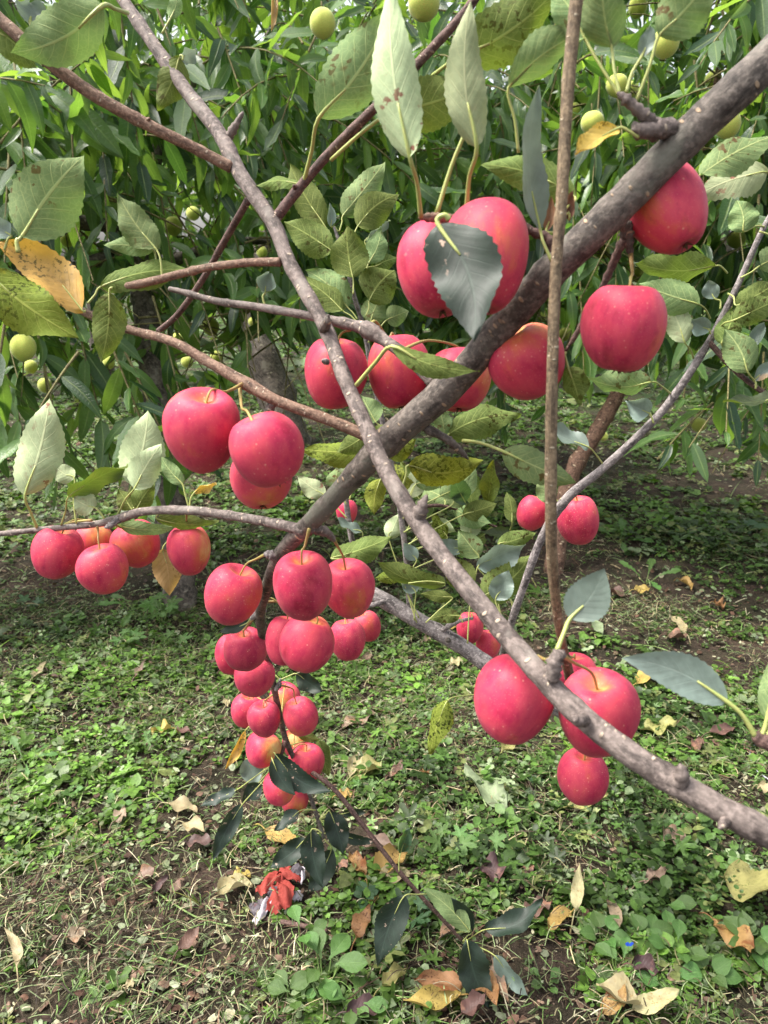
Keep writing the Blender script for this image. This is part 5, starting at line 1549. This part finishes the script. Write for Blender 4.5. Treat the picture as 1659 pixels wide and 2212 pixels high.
FL = [
 (72, 1474, 103, 1447, 9, 'pale', 'pale yellow leaf alone on the shaded weeds below the low twig tip'),
 (372, 1590, 328, 1592, 10, 'yellow', 'bright yellow spotted leaf left of the purple apples'),
 (412, 1597, 384, 1586, 8, 'brown', 'brown leaf touching the bright yellow one left of the purple apples'),
 (295, 1476, 320, 1450, 6, 'tan', 'narrow tan leaf pointing up below the oval apple'),
 (456, 1440, 474, 1446, 7, 'brown', 'small brown leaf just left of the hidden apple'),
 (494, 1520, 494, 1540, 8, 'pale', 'small pale leaf left of the pink freckled apple'),
 (362, 1755, 428, 1768, 15, 'pale', 'pale yellow leaf with stalk pointing left, above the other two'),
 (398, 1797, 446, 1824, 17, 'pale', 'mottled yellow leaf beside the crumpled maroon leaf'),
 (404, 1838, 462, 1838, 14, 'maroon', 'crumpled maroon leaf touching the mottled yellow leaf'),
 (496, 1914, 543, 1904, 11, 'yellow', 'small bright yellow leaf just above the pale one by the red scrap'),
 (472, 1955, 545, 1924, 18, 'pale', 'large pale yellow leaf left of the red scrap'),
 (300, 1914, 336, 1898, 13, 'tan', 'pinkish tan leaf in the dry clippings'),
 (330, 1944, 366, 1916, 10, 'maroon', 'dark brown leaf beside the pinkish tan one'),
 (372, 1948, 392, 1920, 9, 'brown', 'brown leaf left of the large pale yellow leaf'),
 (148, 2042, 192, 2026, 15, 'tan', 'oval brown tan leaf in the lower left clippings'),
 (42, 2114, 20, 2040, 13, 'pale', 'long pale orange tipped leaf at the left edge'),
 (388, 2078, 432, 2034, 15, 'brown', 'brown leaf near the bare soil in the lower left'),
 (272, 2152, 296, 2150, 9, 'pale', 'small whitish leaf near the bottom left'),
 (222, 1938, 226, 1912, 8, 'brown', 'small upright brown leaf left of the pinkish tan one'),
 (248, 1792, 274, 1768, 12, 'tan', 'faded tan leaf among weeds left of the pale leaf with a stalk'),
 (757, 1692, 790, 1636, 15, 'pale', 'pale yellow leaf standing on edge right of the lowest apples'),
 (772, 1692, 826, 1668, 17, 'ygreen', 'yellow green spotted leaf joined under the standing pale one'),
 (728, 1734, 762, 1728, 9, 'yellow', 'small yellow leaf under the thin drooping twig'),
 (572, 1808, 660, 1862, 20, 'yellow', 'yellow leaf lying under the dark hanging leaves'),
 (776, 1846, 856, 1850, 14, 'tan', 'curled tan leaf above the bright yellow spotted one'),
 (790, 1912, 757, 1858, 18, 'orange', 'orange brown leaf left of the bright yellow spotted one'),
 (808, 1902, 880, 1862, 28, 'yellow', 'bright yellow black spotted leaf behind the drooping twig'),
 (886, 1906, 802, 1926, 18, 'pale', 'pale yellow leaf just below the bright yellow spotted one'),
 (800, 1976, 816, 1948, 11, 'yellow', 'yellow leaf behind the big dark drooping leaf'),
 (770, 2052, 800, 1992, 18, 'orange', 'orange brown leaf left of the big dark drooping leaf'),
 (736, 1894, 752, 1880, 9, 'brown', 'brown scrap of leaf left of the orange brown one'),
 (1036, 1898, 1092, 1902, 27, 'maroon', 'round dark maroon rotten leaf right of the drooping twig'),
 (952, 2042, 990, 1996, 12, 'tan', 'narrow tan leaf crossing the drooping twig near its end'),
 (914, 1676, 930, 1696, 9, 'orange', 'small orange leaf above the pale green one'),
 (1096, 1774, 1000, 1695, 22, 'green', 'long pale green leaf in the middle of the weeds'),
 (1084, 1992, 1122, 2012, 15, 'pale', 'small pale yellow leaf below the dark folded leaf'),
 (826, 2158, 880, 2112, 19, 'ygreen', 'olive tan leaf beside the large orange yellow one at the bottom'),
 (995, 2172, 868, 2184, 26, 'yellow', 'large yellow leaf at the bottom, front half of the folded orange pair'),
 (1000, 2150, 894, 2134, 24, 'orange', 'orange brown leaf at the bottom, rear half of the folded pair'),
 (1012, 2120, 1072, 2196, 24, 'orange', 'brown orange leaf under the lowest dark hanging leaf'),
 (1063, 2100, 1096, 2184, 14, 'tan', 'slim tan leaf beside the lowest dark hanging leaf'),
 (748, 2212, 826, 2196, 26, 'maroon', 'maroon leaf cut by the bottom edge left of the olive tan one'),
 (996, 2214, 1052, 2182, 22, 'brown', 'brown leaf at the bottom edge under the orange ones'),
 (838, 1692, 866, 1662, 9, 'brown', 'thin brown leaf right of the yellow green spotted one'),
 (1222, 1762, 1308, 1750, 15, 'ygreen', 'yellow leaf with long stalk right under the lowest front apple'),
 (1240, 1992, 1246, 1912, 13, 'pale', 'slim pale yellow crescent leaf in the lower right weeds'),
 (1234, 1988, 1182, 2028, 18, 'yellow', 'yellow black spotted leaf beside the pale crescent one'),
 (1128, 1992, 1192, 1968, 16, 'brown', 'reddish brown curled leaf under the dark folded leaf'),
 (1310, 1944, 1336, 2062, 12, 'tan', 'long tan brown strip of leaf in the lower right weeds'),
 (1388, 1924, 1448, 1894, 13, 'tan', 'folded tan leaf right of the long strip'),
 (1476, 1842, 1428, 1814, 17, 'tan', 'tan leaf with a long stalk on the dark creeping weeds'),
 (1560, 1912, 1690, 1958, 36, 'ygreen', 'largest pale yellow spotted leaf at the right edge'),
 (1538, 2010, 1620, 2114, 26, 'orange', 'large orange brown leaf at the lower right edge'),
 (1360, 2108, 1424, 2122, 22, 'maroon', 'dark red brown leaf below the blue flower'),
 (1380, 2196, 1284, 2158, 26, 'pale', 'pale yellow leaf at the bottom under the orange brown one'),
 (1298, 2206, 1348, 2162, 22, 'orange', 'orange brown leaf lying over the pale yellow one at the bottom'),
 (1362, 2206, 1462, 2180, 24, 'pale', 'pale yellow leaf at the bottom edge, rightmost there'),
 (1136, 1908, 1146, 1868, 11, 'brown', 'brown leaf right of the round maroon one'),
 (1494, 1782, 1518, 1780, 10, 'maroon', 'small shrivelled maroon leaf under the front branch'),
 (1634, 1716, 1664, 1734, 12, 'pale', 'pale leaf at the right edge above the front branch'),
 (1374, 1492, 1424, 1462, 20, 'yellow', 'torn yellow leaf below the grey drooping leaf'),
 (1382, 1588, 1460, 1582, 15, 'ygreen', 'yellow green leaf peeping right of the apple with the orange top'),
 (1084, 1642, 1118, 1612, 15, 'ygreen', 'yellow green leaf under the egg shaped apple'),
 (1500, 1640, 1512, 1610, 15, 'brown', 'cupped brown leaf above the front branch'),
 (1530, 1600, 1586, 1584, 14, 'brown', 'crumpled red brown leaf near the edge twig'),
 (1478, 1378, 1440, 1336, 10, 'pale', 'slim pale yellow leaf above the grey drooping leaf'),
 (1284, 1348, 1300, 1386, 11, 'green', 'pale green leaf right of the grey upright leaf'),
 (1306, 1290, 1358, 1302, 8, 'brown', 'red brown rolled leaf right of the grey upright leaf'),
 (1368, 1286, 1402, 1284, 9, 'yellow', 'small yellow leaf above the red brown rolled one'),
 (1466, 1264, 1494, 1282, 11, 'yellow', 'yellow orange leaf on the bare soil path'),
 (1436, 1386, 1478, 1400, 12, 'brown', 'brown crumpled leaf on the bare soil below the slim yellow one'),
 (1540, 1312, 1564, 1320, 8, 'orange', 'small orange brown leaf far back on the path'),
 (742, 1584, 812, 1544, 15, 'tan', 'rolled tan leaf right of the rough red apple'),
 (976, 1362, 996, 1378, 11, 'yellow', 'yellow leaf beneath the two small apples'),
 (784, 1440, 796, 1424, 9, 'tan', 'small tan leaf right of the freckled pink apple'),
 (972, 1450, 1000, 1444, 8, 'pale', 'small pale leaf below the grey back branch'),
 (820, 1272, 862, 1262, 10, 'ygreen', 'yellow green leaf above the grey back branch'),
 (914, 1398, 928, 1392, 8, 'tan', 'tiny tan leaf under the middle of the grey back branch'),
]
for row in FL:
    fallen(*row)

# ------------------------------------------------------------------ single weeds
M_WEED = mat_leaf('weed_broad', (.07, .15, .03), (.12, .21, .06), (.17, .28, .08), (.25, .34, .12), trans=.3, tcol=(.26, .42, .04), rough=.5, rnd=.3, nveins=6)
M_WEEDD = mat_leaf('weed_dark', (.035, .08, .028), (.08, .14, .05), (.1, .18, .07), (.18, .26, .1), trans=.25, tcol=(.18, .32, .04), rough=.5, rnd=.25, nveins=6)
def weed_leaf(kind, k):
    r = random.Random(k + 60)
    if kind == 'lobed':
        V, F, UV = [(0, .3, -.02)], [], [(.5, .1)]
        ring = []
        for i, a in enumerate((-118, -60, 0, 60, 118)):
            L = (.55, .72, .80, .72, .55)[i]
            for da, f in ((-26, .42), (-20, .66), (-14, .70), (-10, .88), (-4, .86), (0, 1.0), (4, .86), (10, .88), (14, .70), (20, .66), (26, .42)):
                g = math.radians(a + da + r.uniform(-2, 2))
                ring.append((L * f * math.sin(g), .3 + L * f * math.cos(g), .07 * f - .18 * f * f))
        V += ring
        UV += [(.5 + .1 * math.sin(i * 1.3), .3) for i in range(len(ring))]
        n = len(ring)
        F = [(0, 1 + (i + 1) % n, 1 + i) for i in range(n)]
        return V, F, UV
    prof = {'broad': [(0, .03), (.15, .05), (.3, .16), (.45, .27), (.6, .32), (.75, .30), (.88, .19), (.96, .08), (1, .01)],
            'heart': [(0, .06), (.06, .28), (.2, .40), (.38, .42), (.55, .37), (.7, .28), (.85, .15), (.95, .05), (1, .01)],
            'dandelion': [(0, .02), (.2, .03), (.35, .08), (.42, .05), (.52, .12), (.6, .08), (.7, .17), (.78, .13), (.9, .12), (1, .01)]}[kind]
    V, F, UV = [], [], []
    bend = r.uniform(.1, .4)
    for t, w in prof:
        for u in (-1, -.5, 0, .5, 1):
            V.append((u * w, t, -bend * t * t + abs(u) * w * .3 + .02 * math.sin(t * 12 + u * 3)))
            UV.append((u * .5 + .5, t))
    for i in range(len(prof) - 1):
        for j in range(4):
            a = i * 5 + j
            F.append((a, a + 1, a + 6, a + 5))
    return V, F, UV
WM = {}
for kind in ('broad', 'heart', 'lobed', 'dandelion'):
    for mat in (M_WEED, M_WEEDD):
        for k in range(2):
            V, F, UV = weed_leaf(kind, k)
            WM[kind, mat.name, k] = mesh_from('weed_leaf', V, F, UV, mats=[mat])
M_WSTEM = NT('weed_stem'); M_WSTEM = M_WSTEM.done(M_WSTEM.principled((.16, .24, .07), .5, .3))
def weed(x, y, kind, n, size, h, label, mat=None, spread=1.0, lean=.55, seed=None, name='weed'):
    mat = mat or M_WEED
    size *= .60; h *= .5
    r = random.Random(seed or int(x * 3 + y))
    g = G(x, y); g.z = float(gh(g.x, g.y))
    root = empty(name, g)
    tag(root, label, 'weed', 'single weeds on the orchard floor')
    for k in range(n):
        a = k * 2.4 + r.uniform(-.4, .4)
        rad = Vector((math.cos(a), math.sin(a), 0))
        up = h * (.45 + .55 * r.random())
        s = size * r.uniform(.7, 1.15)
        foot = g + rad * (.004 * spread)
        tip = g + rad * (size * .45 * spread * r.uniform(.5, 1.2)) + Vector((0, 0, up))
        d = (rad * (1 - lean * .3) + Vector((0, 0, r.uniform(.0, .7)))).normalized()
        nn = Vector((0, 0, 1)) - d * d.z + Vector((0, -.35, 0))
        nn = (nn - d * nn.dot(d)).normalized()
        xd = d.cross(nn)
        V, F, U = tube(catmull([(foot, .0012), ((foot + tip) * .5 + rad * .004, .001), (tip + d * (s * .12), .0007)], 4), 5)
        st = add('stem', mesh_from('stem', shift(V, g), F, U, mats=[M_WSTEM]), root, Matrix.Translation(g))
        M = Matrix(((xd.x * s, d.x * s, nn.x * s, tip.x), (xd.y * s, d.y * s, nn.y * s, tip.y), (xd.z * s, d.z * s, nn.z * s, tip.z), (0, 0, 0, 1)))
        add('leaf', WM[kind, mat.name, k % 2], root, M)
    return root
for row in [
 (700, 2130, 'broad', 8, .062, .085, 'bright broad leaved weed at the bottom, biggest left of the olive tan leaf'),
 (655, 2070, 'broad', 4, .050, .11, 'tall thin weed with one upright leaf below the red scrap'),
 (760, 2190, 'broad', 6, .05, .05, 'broad leaved weed cut by the bottom edge left of the maroon leaf'),
 (640, 2170, 'broad', 5, .045, .05, 'broad leaved weed at the lower left of the biggest one'),
 (975, 1842, 'lobed', 6, .05, .06, 'jagged leaved weed right of the drooping twig'),
 (1050, 1845, 'lobed', 4, .042, .04, 'smaller jagged leaved weed right of the first, by the round maroon leaf'),
 (885, 1985, 'lobed', 6, .045, .04, 'jagged leaved weed right behind the big dark drooping leaf', M_WEEDD),
 (790, 1950, 'heart', 7, .028, .04, 'weed of small rounded leaves left of the big dark drooping leaf', M_WEEDD),
 (930, 1970, 'heart', 6, .030, .04, 'weed of rounded leaves between the drooping twig and dark leaf', M_WEEDD),
 (350, 1345, 'lobed', 8, .075, .13, 'tallest jagged leaved weed growing at the foot of the pale trunk'),
 (300, 1330, 'dandelion', 5, .12, .08, 'long leaved weed left of the pale trunk foot'),
 (280, 1395, 'lobed', 6, .055, .06, 'jagged leaved weed below the half yellow apple'),
 (375, 1395, 'lobed', 5, .055, .05, 'jagged leaved weed right of the pale trunk foot'),
 (66, 1315, 'lobed', 4, .05, .05, 'jagged leaved weed in the shade under the low twig tip', M_WEEDD),
 (1340, 1175, 'dandelion', 4, .15, .05, 'long toothed weed on the soil right of the freckled pink apple'),
 (1395, 1260, 'dandelion', 4, .12, .05, 'long toothed weed standing above the small yellow leaf'),
 (1600, 1150, 'broad', 6, .09, .06, 'broad leaved weed in shade at the right edge', M_WEEDD),
 (1440, 1805, 'lobed', 5, .036, .04, 'small jagged weed above the tan leaf with a long stalk'),
 (1360, 1722, 'lobed', 5, .034, .03, 'jagged weed left of the front branch'),
 (1080, 1738, 'lobed', 5, .034, .03, 'small jagged weed right of the long pale green leaf'),
 (785, 1712, 'lobed', 4, .034, .03, 'small jagged weed under the yellow green spotted leaf'),
 (1160, 1700, 'heart', 7, .02, .03, 'low round leaved weed left of the lowest front apple', M_WEEDD),
 (1430, 1965, 'broad', 6, .055, .055, 'broad leaved weed below the folded tan leaf'),
 (1300, 2040, 'heart', 7, .045, .05, 'heart leaved weed left of the long tan strip'),
 (1400, 2040, 'heart', 7, .05, .045, 'heart leaved weed right of the long tan strip'),
 (1460, 2070, 'broad', 6, .05, .05, 'broad leaved weed between the long strip and the large orange leaf'),
 (1340, 2110, 'broad', 7, .048, .045, 'oval leaved weed that bears the blue flower'),
 (1530, 2120, 'heart', 6, .045, .04, 'heart leaved weed beneath the large orange brown leaf'),
 (1620, 2060, 'heart', 7, .055, .05, 'heart leaved weed at the right edge below the largest pale yellow leaf'),
 (1480, 1650, 'lobed', 5, .03, .025, 'jagged weed above the front branch by the cupped brown leaf'),
 (1180, 2130, 'broad', 5, .03, .02, 'small weed on the bare pinkish soil at the bottom'),
 (255, 1745, 'broad', 6, .03, .03, 'round leaved weed left of the pale leaf with a stalk'),
 (160, 1720, 'heart', 6, .028, .03, 'heart leaved weed in the bright green patch at the left'),
 (60, 1660, 'dandelion', 5, .07, .05, 'long leaved weed at the left edge of the bright green patch'),
 (300, 1610, 'lobed', 5, .04, .03, 'jagged weed below the narrow tan leaf'),
 (845, 1480, 'lobed', 5, .04, .03, 'jagged weed under the grey back branch near the rolled tan leaf'),
 (920, 1560, 'heart', 6, .03, .03, 'heart leaved weed left of the yellowing hanging leaf'),
]:
    kw = {}
    if len(row) > 7: kw['mat'] = row[7]
    weed(*row[:7], **kw)

# ------------------------------------------------------------------ red torn scrap
def crumple(V, amp, seed, fr=60):
    r = random.Random(seed)
    ph = [r.uniform(0, 6) for _ in range(6)]
    out = []
    for v in V:
        d = amp * (math.sin(v.x * fr + ph[0]) * math.cos(v.y * fr * 1.3 + ph[1]) + .6 * math.sin(v.y * fr * 2.1 + ph[2] + v.x * fr) + .4 * math.sin(v.x * fr * 3.3 + ph[3]))
        out.append(v + Vector((0, 0, d)))
    return out
def scrap_piece(pts, w0, w1, lift, seed, n=10, m=7, arch=.012, amp=.0036):
    """a strip of torn cloth along picture points"""
    path = catmull([(G(x, y) + Vector((0, 0, lift)), 0) for x, y in pts], n)
    V, F = [], []
    N = len(path)
    r = random.Random(seed)
    for i in range(N):
        a = path[max(i - 1, 0)][0]; b_ = path[min(i + 1, N - 1)][0]
        t = (b_ - a).normalized(); s = t.cross(Vector((0, 0, 1))).normalized()
        f = i / (N - 1)
        w = (w0 * (1 - f) + w1 * f) * (.75 + .25 * math.sin(f * 3.14)) * r.uniform(.88, 1.1)
        for j in range(m):
            u = j / (m - 1) * 2 - 1
            V.append(path[i][0] + s * (u * w * r.uniform(.93, 1.07)) + Vector((0, 0, .7 * arch * math.sin(f * 3.14) * (1 - .5 * u * u) + .004 * math.cos(u * 4 + i * .5))))
    for i in range(N - 1):
        for j in range(m - 1):
            F.append((i * m + j, i * m + j + 1, (i + 1) * m + j + 1, (i + 1) * m + j))
    return crumple(V, amp, seed), F
def mcloth(name, c1, c2):
    nt = NT(name)
    co = nt.coord('Object')
    c = nt.mix(nt.ramp(nt.noise(70, 4, .65, co), .35, .65), c1, c2)
    c = nt.mix(nt.math('MULTIPLY', nt.ramp(nt.noise(45, 4, .65, co), .60, .70), .75), c, (.09, .035, .03))  # dark stains, which also paint shading into the crumpled cloth
    return nt.done(nt.principled(c, .75, .2, nt.bump(nt.noise(160, 4, .6, co), .5, .002)))
M_RED = mcloth('torn_red', (.20, .028, .022), (.32, .058, .045)); M_DK = mcloth('torn_grey', (.07, .06, .07), (.13, .115, .125)); M_WH = mcloth('torn_white', (.42, .38, .42), (.52, .48, .52))
rc = G(605, 1930)
scrap = empty('torn_scrap', rc)
tag(scrap, 'crumpled torn red scrap with grey and white strips on the ground', 'scrap')
for nm, pts, w0, w1, lift, m_, sd in (
    ('red_flap', [(624, 1884), (614, 1906), (606, 1928)], .009, .008, .012, M_RED, 1),
    ('red_flap', [(608, 1912), (582, 1922), (564, 1956)], .009, .011, .016, M_RED, 2),
    ('red_flap', [(600, 1922), (600, 1955), (590, 1992)], .008, .013, .014, M_RED, 3),
    ('red_flap', [(612, 1925), (620, 1955), (614, 1988)], .010, .012, .022, M_RED, 13),
    ('red_flap', [(606, 1918), (626, 1926), (648, 1936)], .009, .007, .026, M_RED, 4),
    ('grey_strip', [(560, 1955), (558, 1972), (562, 1992)], .014, .012, .008, M_DK, 5),
    ('grey_strip', [(625, 1905), (640, 1904), (652, 1908)], .010, .009, .016, M_DK, 6),
    ('grey_strip', [(580, 1940), (590, 1948), (588, 1958)], .008, .008, .009, M_DK, 7),
    ('white_strip', [(592, 1958), (574, 1980), (553, 2010)], .007, .007, .014, M_WH, 8),
    ('white_strip', [(640, 1893), (652, 1900), (650, 1920)], .006, .005, .010, M_WH, 9),
    ('white_strip', [(630, 1942), (642, 1948), (650, 1952)], .010, .008, .007, M_WH, 10)):
    V, F = scrap_piece(pts, w0, w1, lift, sd)
    add(nm, mesh_from(nm, shift(V, rc), F, mats=[m_]), scrap, Matrix.Translation(rc))

# ------------------------------------------------------------------ blue flower, sticks, wire
M_BLUE = NT('blue_petal'); M_BLUE = M_BLUE.done(M_BLUE.principled((.03, .10, .62), .5, .3))
g = G(1352, 2089) + Vector((0, 0, .038))
fl = empty('blue_flower', g)
tag(fl, 'tiny bright blue flower in the lower right weeds', 'flower')
for sgn in (-1, 1):
    V, F = [], []
    for i in range(5):
        t = i / 4
        w = .0028 * math.sin(math.pi * (.15 + .8 * t))
        for u in (-1, 0, 1):
            V.append(Vector((sgn * .0055 * t + u * w * .25, -.002 + u * w * .3, .002 * t + u * w + .003)))
    for i in range(4):
        a = i * 3
        F += [(a, a + 1, a + 4, a + 3), (a + 1, a + 2, a + 5, a + 4)]
    add('petal', mesh_from('petal', V, F, mats=[M_BLUE]), fl, Matrix.Translation(g))
v, f, u = tube([(Vector((0, 0, 0)), .0007), (Vector((.001, .003, -.015)), .0008), (Vector((.003, .004, -.038)), .001)], 5)
add('stem', mesh_from('stem', v, f, u, mats=[M_WSTEM]), fl, Matrix.Translation(g))

def stick(pts, r, mat, label, name='stick', cat='stick', knob=.15):
    path = [(G(x, y) + Vector((0, 0, r * .8 + .004)), r) for x, y in pts]
    V, F, U = tube(catmull(path, 6), 8, knob, 3, rough=.12)
    o = path[0][0].copy()
    ob = add(name, mesh_from(name, shift(V, o), F, U, mats=[mat]), None, Matrix.Translation(o))
    tag(ob, label, cat)
    return ob
stick([(572, 1992), (620, 2002), (665, 2010), (706, 2020)], .0035, M_TWIGD, 'dark reddish stick on the soil below the torn red scrap')
stick([(-20, 1458), (50, 1462), (130, 1466)], .0032, M_TWIGD, 'thin brown stick on the weeds at the left edge')
M_WIRE = NT('wire_plastic'); M_WIRE = M_WIRE.done(M_WIRE.principled((.42, .44, .46), .4, .4))
stick([(1690, 1612), (1650, 1606), (1624, 1618), (1620, 1640), (1632, 1668), (1662, 1690)], .0012, M_WIRE, 'thin grey plastic line looping on the ground at the right edge', 'plastic_line', 'line', 0)

# cut green stalks lying on the weeds
for pts, lab in (([(1345, 1395), (1430, 1405), (1500, 1450), (1600, 1520)], 'long green cut stalk behind the grey drooping leaf'),
                 ([(1150, 1835), (1240, 1850), (1330, 1880)], 'green cut stalk on the weeds under the lowest front apple'),
                 ([(930, 1640), (1000, 1675), (1090, 1680)], 'thin green cut stalk above the long pale green leaf'),
                 ([(300, 1905), (420, 1985), (520, 2010)], 'long pale cut stalk in the lower left clippings'),
                 ([(330, 2070), (420, 2100), (480, 2130)], 'pale bent cut stalk near the brown leaf in the lower left'),
                 ([(560, 2100), (640, 2110), (760, 2105), (880, 2112)], 'yellow green cut stalk crossing below the dark reddish stick')):
    stick(pts, .0013, M_WSTEM, lab, 'cut_stalk', 'stalk', .1)
